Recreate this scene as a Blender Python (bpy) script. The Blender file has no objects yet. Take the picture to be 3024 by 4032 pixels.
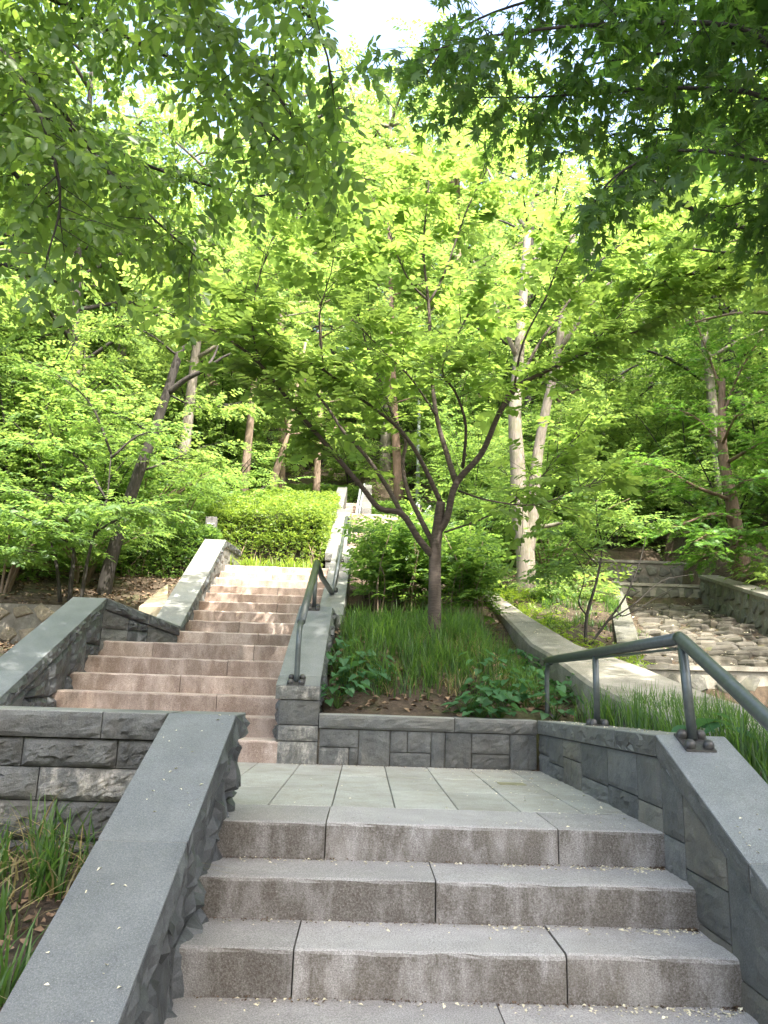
import bpy, math, random
import numpy as np

# ---------------------------------------------------------------- camera, sky, sun, exposure
scene = bpy.context.scene
COL = scene.collection
CAM = np.array([0.0, -3.757, 0.632])
CR = np.array([0.99920627, -0.02645132, 0.02978506])
CU = np.array([-0.03488137, -0.21988124, 0.97490283])
CF = np.array([0.01923829, 0.97516797, 0.22062938])
cd = bpy.data.cameras.new('camera')
cd.sensor_fit = 'VERTICAL'; cd.sensor_height = 36.0; cd.lens = 36.0 * 2995.2 / 4032.0
cd.clip_start = 0.05; cd.clip_end = 2000.0
cam = bpy.data.objects.new('camera', cd); COL.objects.link(cam)
from mathutils import Matrix, Vector
cam.matrix_world = Matrix(((CR[0], CU[0], -CF[0], CAM[0]), (CR[1], CU[1], -CF[1], CAM[1]), (CR[2], CU[2], -CF[2], CAM[2]), (0, 0, 0, 1)))
scene.camera = cam

SUN_EL = math.radians(57.0)
SUN_AZ = math.radians(152.0)           # measured from +Y (ahead) towards +X (right): behind the camera, to the right
world = bpy.data.worlds.new('World'); scene.world = world; world.use_nodes = True
wn = world.node_tree.nodes; wl = world.node_tree.links
sky = wn.new('ShaderNodeTexSky'); sky.sky_type = 'NISHITA'; sky.sun_disc = False
sky.sun_elevation = SUN_EL; sky.sun_rotation = SUN_AZ
sky.air_density = 1.0; sky.dust_density = 6.0; sky.ozone_density = 0.6
bg = wn['Background']; bg.inputs['Strength'].default_value = 0.15
wl.new(sky.outputs['Color'], bg.inputs['Color'])
sd = bpy.data.lights.new('sun', 'SUN'); sd.energy = 2.2; sd.angle = math.radians(0.5); sd.color = (1.0, 0.95, 0.86)
sun = bpy.data.objects.new('sun', sd); COL.objects.link(sun)
tosun = Vector((math.sin(SUN_AZ) * math.cos(SUN_EL), math.cos(SUN_AZ) * math.cos(SUN_EL), math.sin(SUN_EL)))
sun.rotation_euler = tosun.to_track_quat('Z', 'Y').to_euler(); sun.location = (10, 10, 30)
vs = scene.view_settings
vs.view_transform = 'Standard'; vs.look = 'None'; vs.gamma = 1.0; vs.exposure = 2.75; vs.use_curve_mapping = False
cy = scene.cycles
cy.max_bounces = 10; cy.diffuse_bounces = 5; cy.glossy_bounces = 2; cy.transmission_bounces = 6; cy.transparent_max_bounces = 4
cy.caustics_reflective = False; cy.caustics_refractive = False; cy.sample_clamp_indirect = 8.0
cy.use_denoising = True

RNG = np.random.default_rng(11)
random.seed(11)

def at(px, py, Y):
    """point at depth Y seen along a direction given on the 1659 x 2212 survey grid"""
    s = 1.8228
    v = CF + CR * ((px * s - 1512) / 2995.2) - CU * ((py * s - 2016) / 2995.2)
    return CAM + v * ((Y - CAM[1]) / v[1])

# ---------------------------------------------------------------- materials
def nodes_of(name):
    m = bpy.data.materials.new(name); m.use_nodes = True
    nt = m.node_tree
    return m, nt, nt.nodes, nt.links, nt.nodes['Principled BSDF'], nt.nodes['Material Output']

def noise(nt, vec, scale, detail=4, rough=0.6):
    n = nt.nodes.new('ShaderNodeTexNoise'); n.inputs['Scale'].default_value = scale
    n.inputs['Detail'].default_value = detail; n.inputs['Roughness'].default_value = rough
    nt.links.new(vec, n.inputs['Vector']); return n.outputs['Fac']

def ramp(nt, fac, stops):
    r = nt.nodes.new('ShaderNodeValToRGB'); e = r.color_ramp.elements
    while len(e) < len(stops): e.new(0.5)
    for i, (p, c) in enumerate(stops):
        e[i].position = p
        e[i].color = (c, c, c, 1) if not hasattr(c, '__len__') else (*c, 1)
    nt.links.new(fac, r.inputs['Fac']); return r.outputs['Color']

def mix(nt, fac, a, b, mode='MIX'):
    m = nt.nodes.new('ShaderNodeMix'); m.data_type = 'RGBA'; m.blend_type = mode
    for sock, v in ((m.inputs['Factor'], fac), (m.inputs['A'], a), (m.inputs['B'], b)):
        if hasattr(v, 'is_linked'): nt.links.new(v, sock)
        elif hasattr(v, '__len__'): sock.default_value = (*v, 1)
        else: sock.default_value = v
    return m.outputs['Result']

def math_n(nt, op, a, b=0.0):
    m = nt.nodes.new('ShaderNodeMath'); m.operation = op
    for i, v in enumerate((a, b)):
        if hasattr(v, 'is_linked'): nt.links.new(v, m.inputs[i])
        else: m.inputs[i].default_value = v
    return m.outputs[0]

def bump(nt, height, dist, bsdf, strength=1.0):
    b = nt.nodes.new('ShaderNodeBump'); b.inputs['Strength'].default_value = strength; b.inputs['Distance'].default_value = dist
    nt.links.new(height, b.inputs['Height']); nt.links.new(b.outputs['Normal'], bsdf.inputs['Normal'])

def stone_mat(name, lo, hi, stain=None, stain_amt=0.5, speck=None, rough=0.85, bumpd=0.004, scale=6.0, lime=None, obj_var=0.12, split=0.0):
    m, nt, N, L, B, O = nodes_of(name)
    g = N.new('ShaderNodeNewGeometry'); P = g.outputs['Position']
    oi = N.new('ShaderNodeObjectInfo')
    base = ramp(nt, noise(nt, P, scale, 6, 0.65), [(0.3, lo), (0.7, hi)])
    fine = noise(nt, P, 170, 3, 0.7)
    base = mix(nt, 0.55, base, ramp(nt, fine, [(0.32, 0.22), (0.5, 0.5), (0.68, 0.85)]), 'OVERLAY')
    if speck:
        sp = ramp(nt, noise(nt, P, 320, 2, 0.5), [(0.60, 0.0), (0.66, 1.0)])
        base = mix(nt, sp, base, speck)
    if stain:
        sf = ramp(nt, noise(nt, P, 3.1, 7, 0.72), [(0.42, 0.0), (0.66, stain_amt)])
        base = mix(nt, sf, base, stain)
    if lime:
        ml = N.new('ShaderNodeMapping'); ml.inputs['Scale'].default_value = (1.0, 1.0, 0.42); L.new(P, ml.inputs['Vector'])
        lf = math_n(nt, 'MULTIPLY', ramp(nt, noise(nt, ml.outputs[0], 8.0, 9, 0.78), [(0.50, 0.0), (0.64, lime)]), ramp(nt, noise(nt, P, 60, 6, 0.8), [(0.36, 0.15), (0.58, 1.0)]))
        base = mix(nt, lf, base, (0.46, 0.43, 0.37))
    if obj_var:
        v = ramp(nt, oi.outputs['Random'], [(0.0, 0.5 - obj_var), (1.0, 0.5 + obj_var)])
        base = mix(nt, 0.9, base, v, 'OVERLAY')
    L.new(base, B.inputs['Base Color'])
    B.inputs['Roughness'].default_value = rough
    h = math_n(nt, 'ADD', math_n(nt, 'MULTIPLY', noise(nt, P, 45, 6, 0.7), 0.7), math_n(nt, 'MULTIPLY', fine, 0.35))
    if split:      # fine fracture ridges
        rn = nt.nodes.new('ShaderNodeTexNoise'); rn.noise_type = 'RIDGED_MULTIFRACTAL'; rn.inputs['Scale'].default_value = 9.0; rn.inputs['Detail'].default_value = 7
        mp = N.new('ShaderNodeMapping'); mp.inputs['Scale'].default_value = (1, 1, 1.9); L.new(P, mp.inputs['Vector']); L.new(mp.outputs[0], rn.inputs['Vector'])
        h = math_n(nt, 'ADD', h, math_n(nt, 'MULTIPLY', rn.outputs['Fac'], split))
    bump(nt, h, bumpd, B)
    return m

M = {}
M['basalt'] = stone_mat('dark_split_stone', (0.062, 0.065, 0.064), (0.155, 0.158, 0.148), (0.12, 0.105, 0.08), 0.35, None, 0.8, 0.016, 7, split=0.8)
M['basalt_deep'] = stone_mat('dark_fractured_stone', (0.024, 0.027, 0.029), (0.085, 0.09, 0.093), None, 0, None, 0.42, 0.006, 9, split=0.5)
M['basalt_lime'] = stone_mat('limey_split_stone', (0.062, 0.065, 0.064), (0.155, 0.158, 0.148), (0.13, 0.11, 0.07), 0.4, None, 0.8, 0.016, 7, lime=0.85, split=0.8)
M['basalt_smooth'] = stone_mat('dark_dressed_stone', (0.066, 0.069, 0.066), (0.125, 0.127, 0.118), (0.13, 0.115, 0.085), 0.45, None, 0.75, 0.008, 8, split=0.4)
M['basalt_tan'] = stone_mat('brown_stained_stone', (0.07, 0.068, 0.060), (0.14, 0.135, 0.115), (0.15, 0.13, 0.09), 0.6, None, 0.8, 0.010, 6, split=0.5)
M['coping'] = stone_mat('flamed_coping_stone', (0.105, 0.113, 0.122), (0.165, 0.174, 0.180), (0.18, 0.18, 0.155), 0.18, (0.26, 0.27, 0.27), 0.5, 0.0016, 5)
M['coping_old'] = stone_mat('lichened_coping_stone', (0.11, 0.116, 0.112), (0.19, 0.195, 0.182), (0.24, 0.23, 0.18), 0.35, (0.28, 0.28, 0.25), 0.7, 0.0025, 6)
M['mortar'] = stone_mat('mortar', (0.12, 0.11, 0.095), (0.24, 0.22, 0.18), (0.08, 0.065, 0.045), 0.6, None, 0.95, 0.003, 9, obj_var=0)
M['rubble'] = stone_mat('grey_rubble_stone', (0.085, 0.087, 0.076), (0.19, 0.185, 0.16), (0.11, 0.11, 0.055), 0.45, None, 0.9, 0.012, 9, split=0.5)
M['rubble_tan'] = stone_mat('tan_rubble_stone', (0.17, 0.135, 0.095), (0.32, 0.27, 0.20), (0.10, 0.08, 0.04), 0.4, None, 0.9, 0.012, 8)
M['rubble_mortar'] = stone_mat('pale_mortar', (0.24, 0.225, 0.19), (0.38, 0.36, 0.31), (0.14, 0.13, 0.08), 0.5, None, 0.95, 0.006, 9, obj_var=0)
M['bed'] = stone_mat('channel_bed_stone', (0.060, 0.055, 0.045), (0.14, 0.128, 0.106), (0.065, 0.06, 0.03), 0.55, None, 0.9, 0.014, 8, obj_var=0.2)
M['concrete'] = stone_mat('weathered_concrete', (0.20, 0.187, 0.157), (0.31, 0.293, 0.25), (0.115, 0.11, 0.075), 0.7, (0.42, 0.40, 0.36), 0.92, 0.006, 5, obj_var=0)
M['tile'] = stone_mat('granite_paving', (0.30, 0.298, 0.27), (0.39, 0.388, 0.355), (0.21, 0.19, 0.145), 0.6, (0.2, 0.2, 0.19), 0.75, 0.0012, 4, obj_var=0.06)
M['path_tan'] = stone_mat('tan_sandstone', (0.32, 0.26, 0.17), (0.45, 0.385, 0.27), (0.22, 0.18, 0.11), 0.4, None, 0.95, 0.005, 8)

def granite(name, lo, hi, dirt, d0=0.47, d1=0.63, amt=0.93):
    m, nt, N, L, B, O = nodes_of(name)
    g = N.new('ShaderNodeNewGeometry'); P = g.outputs['Position']
    oi = N.new('ShaderNodeObjectInfo')
    base = ramp(nt, noise(nt, P, 4.0, 5, 0.6), [(0.3, lo), (0.7, hi)])
    grain = noise(nt, P, 190, 3, 0.75)
    base = mix(nt, 0.75, base, ramp(nt, grain, [(0.30, 0.15), (0.5, 0.5), (0.70, 0.92)]), 'OVERLAY')
    # brown moss and grime on the rough-hewn riser faces, in drips and blotches
    sx = N.new('ShaderNodeSeparateXYZ'); L.new(g.outputs['True Normal'], sx.inputs[0])
    riser = ramp(nt, math_n(nt, 'ABSOLUTE', sx.outputs['Z']), [(0.35, 1.0), (0.75, 0.0)])
    mp = N.new('ShaderNodeMapping'); mp.inputs['Scale'].default_value = (1.0, 1.0, 0.4); L.new(P, mp.inputs['Vector'])
    blot = ramp(nt, noise(nt, mp.outputs[0], 5.5, 6, 0.68), [(d0, 1.0), (d1, 0.22)])
    spk = ramp(nt, noise(nt, P, 120, 6, 0.85), [(0.34, 0.40), (0.60, 1.0)])
    df = math_n(nt, 'MULTIPLY', math_n(nt, 'MULTIPLY', riser, blot), spk)
    base = mix(nt, math_n(nt, 'MULTIPLY', df, amt), base, dirt)
    td = ramp(nt, noise(nt, P, 2.2, 8, 0.7), [(0.5, 0.0), (0.75, 0.35)])
    base = mix(nt, td, base, (0.20, 0.175, 0.14))
    v = ramp(nt, oi.outputs['Random'], [(0.0, 0.43), (1.0, 0.57)])
    base = mix(nt, 0.9, base, v, 'OVERLAY')
    L.new(base, B.inputs['Base Color']); B.inputs['Roughness'].default_value = 0.8
    h = math_n(nt, 'ADD', noise(nt, P, 60, 6, 0.75), math_n(nt, 'MULTIPLY', grain, 0.6))
    bump(nt, h, 0.0045, B)
    return m
M['granite'] = granite('grey_pink_granite', (0.285, 0.272, 0.262), (0.375, 0.36, 0.35), (0.060, 0.046, 0.030))
M['granite_pink'] = granite('pink_granite', (0.38, 0.30, 0.25), (0.50, 0.41, 0.35), (0.13, 0.080, 0.052), 0.42, 0.60, 0.85)

def plain(name, col, rough=0.6, metal=0.0, var=0.0, scale=20, bumpd=0.0):
    m, nt, N, L, B, O = nodes_of(name)
    g = N.new('ShaderNodeNewGeometry')
    f = noise(nt, g.outputs['Position'], scale, 5, 0.6)
    c = ramp(nt, f, [(0.3, tuple(x * (1 - var) for x in col)), (0.7, tuple(min(1, x * (1 + var)) for x in col))])
    L.new(c, B.inputs['Base Color']); B.inputs['Roughness'].default_value = rough; B.inputs['Metallic'].default_value = metal
    if bumpd: bump(nt, f, bumpd, B)
    return m
M['rail'] = plain('grey_green_rail_paint', (0.085, 0.098, 0.095), 0.36, 0.35, 0.18, 30, 0.0006)
M['bolt'] = plain('dark_iron', (0.07, 0.068, 0.066), 0.45, 0.5, 0.3, 60, 0.001)
M['sign'] = plain('grey_sign_stone', (0.13, 0.125, 0.125), 0.7, 0, 0.1)
M['sign_mark'] = plain('white_sign_mark', (0.7, 0.7, 0.68), 0.7, 0, 0.05)
M['lamp_metal'] = plain('lamp_grey_metal', (0.38, 0.42, 0.42), 0.4, 0.2, 0.1)
M['lamp_white'] = plain('lamp_white_enamel', (0.8, 0.82, 0.84), 0.3, 0, 0.03)
M['petal'] = plain('fallen_petals', (0.72, 0.66, 0.48), 0.8, 0, 0.25, 9)
M['dry'] = plain('dry_fallen_leaves', (0.20, 0.135, 0.085), 0.9, 0, 0.6, 18)
M['debris'] = plain('brown_moss_crumbs', (0.10, 0.065, 0.04), 0.95, 0, 0.5, 30)
M['brass'] = plain('tarnished_metal_plate', (0.30, 0.28, 0.18), 0.5, 0.4, 0.2)

def soil_mat():
    m, nt, N, L, B, O = nodes_of('soil_and_leaf_litter')
    g = N.new('ShaderNodeNewGeometry'); P = g.outputs['Position']
    c = ramp(nt, noise(nt, P, 14, 8, 0.75), [(0.25, (0.028, 0.020, 0.013)), (0.5, (0.075, 0.053, 0.034)), (0.75, (0.16, 0.115, 0.075))])
    gr = ramp(nt, noise(nt, P, 1.1, 6, 0.7), [(0.5, 0.0), (0.7, 0.7)])
    c = mix(nt, gr, c, (0.07, 0.11, 0.025))
    L.new(c, B.inputs['Base Color']); B.inputs['Roughness'].default_value = 0.95
    bump(nt, noise(nt, P, 25, 8, 0.75), 0.04, B)
    return m
M['soil'] = soil_mat()

def bark(name, lo, hi, ring=0.0, moss=None):
    m, nt, N, L, B, O = nodes_of(name)
    g = N.new('ShaderNodeNewGeometry'); P = g.outputs['Position']
    mp = N.new('ShaderNodeMapping'); L.new(P, mp.inputs['Vector'])
    mp.inputs['Scale'].default_value = (1, 1, 6.0) if ring else (3.0, 3.0, 0.5)
    f = noise(nt, mp.outputs[0], 12, 7, 0.7)
    c = ramp(nt, f, [(0.32, lo), (0.68, hi)])
    if moss:
        c = mix(nt, ramp(nt, noise(nt, P, 3.5, 6, 0.7), [(0.5, 0.0), (0.62, 0.55)]), c, moss)
    L.new(c, B.inputs['Base Color']); B.inputs['Roughness'].default_value = 0.85
    bump(nt, f, 0.012, B)
    return m
M['bark_cherry'] = bark('cherry_bark', (0.034, 0.025, 0.020), (0.105, 0.080, 0.064), ring=1)
M['bark_dark'] = bark('dark_bark', (0.014, 0.012, 0.010), (0.055, 0.047, 0.040))
M['bark_pale'] = bark('pale_bark', (0.11, 0.095, 0.076), (0.26, 0.225, 0.185), moss=(0.10, 0.11, 0.045))
M['bark_red'] = bark('reddish_bark', (0.10, 0.065, 0.045), (0.24, 0.16, 0.115))
M['bark_tan'] = bark('tan_bark', (0.13, 0.095, 0.065), (0.28, 0.205, 0.15))

def leaf_mat(name, col, trans, var=0.35, tfac=0.5, gloss=0.035, rough=0.45):
    """thin leaf: reflecting face plus light let through from behind, each leaf a little different"""
    m, nt, N, L, B, O = nodes_of(name)
    N.remove(B)
    g = N.new('ShaderNodeNewGeometry')
    r = g.outputs['Random Per Island']
    def shade(c):
        a = (c[0] * (1 - var) , c[1] * (1 - var * 0.8), c[2] * (1 - var * 0.5))
        b = (min(1, c[0] * (1 + var * 1.2)), min(1, c[1] * (1 + var)), c[2] * (1 + var * 0.3))
        return ramp(nt, r, [(0.0, a), (1.0, b)])
    d = N.new('ShaderNodeBsdfDiffuse'); L.new(shade(col), d.inputs['Color'])
    t = N.new('ShaderNodeBsdfTranslucent'); L.new(shade(trans), t.inputs['Color'])
    gl = N.new('ShaderNodeBsdfGlossy'); gl.inputs['Roughness'].default_value = rough
    gl.inputs['Color'].default_value = (0.8, 0.85, 0.8, 1)
    m1 = N.new('ShaderNodeMixShader'); m1.inputs[0].default_value = tfac
    L.new(d.outputs[0], m1.inputs[1]); L.new(t.outputs[0], m1.inputs[2])
    m2 = N.new('ShaderNodeMixShader'); m2.inputs[0].default_value = gloss
    L.new(m1.outputs[0], m2.inputs[1]); L.new(gl.outputs[0], m2.inputs[2])
    L.new(m2.outputs[0], O.inputs['Surface'])
    return m
M['leaf_cherry'] = leaf_mat('cherry_leaves', (0.120, 0.200, 0.050), (0.34, 0.50, 0.095), 0.25)
M['leaf_zelkova'] = leaf_mat('zelkova_leaves', (0.085, 0.15, 0.034), (0.29, 0.46, 0.075), 0.35)
M['leaf_maple'] = leaf_mat('maple_leaves', (0.055, 0.112, 0.024), (0.19, 0.36, 0.05), 0.35)
M['leaf_maple_fresh'] = leaf_mat('fresh_maple_leaves', (0.080, 0.18, 0.032), (0.23, 0.45, 0.06), 0.3)
M['leaf_forest'] = leaf_mat('woodland_leaves', (0.110, 0.180, 0.050), (0.31, 0.45, 0.105), 0.4)
M['leaf_forest_deep'] = leaf_mat('deep_woodland_leaves', (0.08, 0.15, 0.04), (0.25, 0.40, 0.08), 0.4)
M['leaf_shrub'] = leaf_mat('shrub_leaves', (0.105, 0.19, 0.055), (0.29, 0.45, 0.10), 0.35)
M['leaf_hedge'] = leaf_mat('hedge_leaves', (0.125, 0.205, 0.035), (0.34, 0.47, 0.07), 0.35)
M['leaf_bush'] = leaf_mat('bush_leaves', (0.085, 0.165, 0.040), (0.25, 0.41, 0.075), 0.4)
M['leaf_ivy'] = leaf_mat('broad_ground_leaves', (0.045, 0.12, 0.055), (0.13, 0.30, 0.09), 0.35, 0.35)
M['leaf_grass'] = leaf_mat('strap_grass', (0.055, 0.120, 0.026), (0.16, 0.29, 0.05), 0.5)
M['leaf_grass_dry'] = leaf_mat('dry_strap_grass', (0.30, 0.25, 0.12), (0.30, 0.26, 0.12), 0.3, 0.3)
M['leaf_yellow'] = leaf_mat('yellow_green_ground_leaves', (0.16, 0.25, 0.03), (0.36, 0.50, 0.05), 0.35)

# ---------------------------------------------------------------- mesh helpers
def fast_mesh(name, V, F, smooth=False):
    """V (n,3), F (m,k) all faces of one size"""
    V = np.asarray(V, dtype=np.float32); F = np.asarray(F, dtype=np.int32)
    me = bpy.data.meshes.new(name)
    me.vertices.add(len(V)); me.vertices.foreach_set('co', V.ravel())
    m, k = F.shape
    me.loops.add(m * k); me.loops.foreach_set('vertex_index', F.ravel())
    me.polygons.add(m)
    me.polygons.foreach_set('loop_start', np.arange(0, m * k, k, dtype=np.int32))
    me.polygons.foreach_set('loop_total', np.full(m, k, dtype=np.int32))
    if smooth: me.polygons.foreach_set('use_smooth', np.ones(m, dtype=bool))
    me.update(calc_edges=True)
    return me

def link(name, me, mat=None, parent=None, loc=(0, 0, 0), rotz=0.0, scale=1.0):
    o = bpy.data.objects.new(name, me); COL.objects.link(o)
    o.location = loc; o.rotation_euler = (0, 0, rotz)
    o.scale = (scale,) * 3 if not hasattr(scale, '__len__') else scale
    if parent is not None: o.parent = parent
    if mat is not None and not me.materials: me.materials.append(mat)
    return o

def pymesh(name, V, F, smooth=False):
    me = bpy.data.meshes.new(name); me.from_pydata([tuple(v) for v in V], [], [tuple(f) for f in F])
    if smooth: me.polygons.foreach_set('use_smooth', [True] * len(me.polygons))
    me.update(); return me

def tag(o, label=None, cat=None, group=None, kind=None):
    if label: o['label'] = label
    if cat: o['category'] = cat
    if group: o['group'] = group
    if kind: o['kind'] = kind
    return o

def thing(name, label, cat, loc=(0, 0, 0), group=None, kind=None):
    o = bpy.data.objects.new(name, None); COL.objects.link(o); o.location = loc; o.empty_display_size = 0.1
    bpy.context.view_layer.update() if False else None
    return tag(o, label, cat, group, kind)

def rel(parent, P):
    P = np.asarray(P, float)
    return P - np.array(parent.location) if parent is not None else P

class Buf:
    def __init__(s): s.V = []; s.F = []; s.n = 0
    def add(s, V, F):
        V = np.asarray(V, float); s.V.append(V); s.F += [tuple(i + s.n for i in f) for f in F]; s.n += len(V)
    def box(s, a, b):
        x0, y0, z0 = a; x1, y1, z1 = b
        s.add([(x0, y0, z0), (x1, y0, z0), (x1, y1, z0), (x0, y1, z0), (x0, y0, z1), (x1, y0, z1), (x1, y1, z1), (x0, y1, z1)],
              [(0, 3, 2, 1), (4, 5, 6, 7), (0, 1, 5, 4), (1, 2, 6, 5), (2, 3, 7, 6), (3, 0, 4, 7)])
    def hexa(s, P):        # 8 corners, bottom ring then top ring
        s.add(P, [(0, 3, 2, 1), (4, 5, 6, 7), (0, 1, 5, 4), (1, 2, 6, 5), (2, 3, 7, 6), (3, 0, 4, 7)])
    def tube(s, pts, rad, n=8, cap=True):
        V, F = tube_geo(pts, rad, n, cap); s.add(V, F)
    def obj(s, name, mat, parent=None, smooth=False, origin=None):
        V = np.concatenate(s.V)
        if parent is not None: V = V - np.array(parent.location)
        loc = (0, 0, 0)
        if origin is not None:
            loc = np.asarray(origin, float) - (np.array(parent.location) if parent is not None else 0); V = V - loc
        me = pymesh(name, V, s.F, smooth)
        return link(name, me, mat, parent, loc)

def tube_geo(pts, rad, n=8, cap=True):
    pts = np.asarray(pts, float); m = len(pts)
    rad = np.full(m, rad, float) if not hasattr(rad, '__len__') else np.asarray(rad, float)
    T = np.gradient(pts, axis=0); T /= np.linalg.norm(T, axis=1)[:, None] + 1e-9
    up = np.array([0, 0, 1.0]) if abs(T[0][2]) < 0.9 else np.array([1.0, 0, 0])
    A = np.cross(T[0], up); A /= np.linalg.norm(A)
    V = np.zeros((m, n, 3)); ang = np.arange(n) * 2 * np.pi / n
    for i in range(m):
        A = A - T[i] * (A @ T[i]); A /= np.linalg.norm(A) + 1e-9
        B = np.cross(T[i], A)
        V[i] = pts[i] + rad[i] * (np.cos(ang)[:, None] * A + np.sin(ang)[:, None] * B)
    F = []
    for i in range(m - 1):
        for j in range(n):
            k = (j + 1) % n
            F.append((i * n + j, i * n + k, (i + 1) * n + k, (i + 1) * n + j))
    if cap:
        F.append(tuple(range(n - 1, -1, -1))); F.append(tuple((m - 1) * n + j for j in range(n)))
    return V.reshape(-1, 3), F

def smooth_path(P, k=4):
    """Catmull-Rom through the points"""
    P = np.asarray(P, float)
    if len(P) < 3: return P
    Q = np.vstack([2 * P[0] - P[1], P, 2 * P[-1] - P[-2]]); out = []
    for i in range(1, len(Q) - 2):
        for t in np.arange(k) / k:
            a, b, c, d = Q[i - 1], Q[i], Q[i + 1], Q[i + 2]
            out.append(0.5 * ((2 * b) + (c - a) * t + (2 * a - 5 * b + 4 * c - d) * t * t + (3 * b - a - 3 * c + d) * t ** 3))
    out.append(P[-1]); return np.array(out)

# ---------------------------------------------------------------- stones
ZH = np.array([0, 0, 1.0])
def rough_field(u, v, w, h, amp, rng, jag=0.0):
    """fractured face: lowest of several tilted planes, plus chips, held back at the arris"""
    asp = w / max(h, 1e-3)
    K = int(np.clip(6 + 5 * asp, 7, 26))
    su, sv = rng.uniform(-.05, 1.05, K), rng.uniform(-.1, 1.1, K)
    sk = rng.normal(0, .35)
    dist = ((u[..., None] - su) * asp) ** 2 + ((v[..., None] - sv) * 1.35 + sk * (u[..., None] - su)) ** 2
    k1 = dist.argmin(-1)
    c = rng.uniform(0.1, 1.0, K); gu, gv = rng.normal(0, .55, K), rng.normal(0.25, .6, K)
    d = c[k1] + gu[k1] * (u - su[k1]) * asp + gv[k1] * (v - sv[k1])
    bulge = 4 * u * (1 - u) * 4 * v * (1 - v)
    if jag:      # sharp wedge-like facets
        d = c[k1] + 1.9 * (gu[k1] * (u - su[k1]) * asp + gv[k1] * (v - sv[k1]))
        d = np.clip(d, -0.5, 1.5) * (0.75 + 0.25 * bulge) + rng.normal(0, .07, d.shape)
    else:
        d = 0.8 * np.clip(d, -0.35, 1.35) + 0.25 * np.sqrt(np.clip(bulge, 0, 1)) + rng.normal(0, .05, d.shape)
    for k in range(3):
        fx, fy = rng.normal(0, 9 + 8 * k, 2); d += 0.07 / (k + 1) * np.sin(fx * u * w + fy * v * h + rng.uniform(0, 6))
    e = np.minimum(np.minimum(u, 1 - u) * w, np.minimum(v, 1 - v) * h)
    return amp * d * np.clip(e / 0.022, 0, 1) ** 0.6

def stone(parent, O, ud, nd, quad, amp, mat, rng, depth=0.12, nu=9, nv=6, gap=0.0035, name='stone', edge_chip=0.0, jag=0.0):
    q = np.array(quad, float); c = q.mean(0)
    for i in range(4):
        q[i, 0] += np.sign(c[0] - q[i, 0]) * gap; q[i, 1] += np.sign(c[1] - q[i, 1]) * gap
    us = np.linspace(0, 1, nu); vs_ = np.linspace(0, 1, nv)
    U_, V_ = np.meshgrid(us, vs_)
    if amp > 0:
        jit = 0.42 if jag else 0.28
        U_[1:-1, 1:-1] += rng.uniform(-jit, jit, U_[1:-1, 1:-1].shape) / (nu - 1)
        V_[1:-1, 1:-1] += rng.uniform(-jit, jit, V_[1:-1, 1:-1].shape) / (nv - 1)
    w = abs(q[1, 0] - q[0, 0]); h = max(abs(q[3, 1] - q[0, 1]), abs(q[2, 1] - q[1, 1]))
    pu = (1 - V_) * ((1 - U_) * q[0, 0] + U_ * q[1, 0]) + V_ * ((1 - U_) * q[3, 0] + U_ * q[2, 0])
    pz = (1 - V_) * ((1 - U_) * q[0, 1] + U_ * q[1, 1]) + V_ * ((1 - U_) * q[3, 1] + U_ * q[2, 1])
    D = rough_field(U_, V_, w, h, amp, rng, jag) if amp > 0 else np.zeros_like(U_)
    if edge_chip: D += rng.normal(0, edge_chip, D.shape)
    O = np.asarray(O, float); ud = np.asarray(ud, float); nd = np.asarray(nd, float)
    P = O + pu[..., None] * ud + pz[..., None] * ZH + D[..., None] * nd
    P = P.reshape(-1, 3)
    idx = lambda i, j: j * nu + i
    F = []
    for j in range(nv - 1):
        for i in range(nu - 1):
            a_, b2, c2, d2 = idx(i, j), idx(i + 1, j), idx(i + 1, j + 1), idx(i, j + 1)
            if not jag: F.append((a_, b2, c2, d2))
            elif rng.random() < .5: F += [(a_, b2, c2), (a_, c2, d2)]
            else: F += [(a_, b2, d2), (b2, c2, d2)]
    ring = [idx(i, 0) for i in range(nu)] + [idx(nu - 1, j) for j in range(1, nv)] + [idx(i, nv - 1) for i in range(nu - 2, -1, -1)] + [idx(0, j) for j in range(nv - 2, 0, -1)]
    n0 = len(P)
    back = P[ring] - nd * depth - nd * D.reshape(-1)[ring][:, None]
    P = np.vstack([P, back])
    k = len(ring)
    for a in range(k):
        b = (a + 1) % k
        F.append((ring[b], ring[a], n0 + a, n0 + b))
    if np.cross(ud, ZH) @ nd < 0: F = [f[::-1] for f in F]
    cen = P.mean(0)
    me = pymesh(name, P - cen, F)
    return link(name, me, mat, parent, cen - (np.array(parent.location) if parent is not None else 0))

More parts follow.
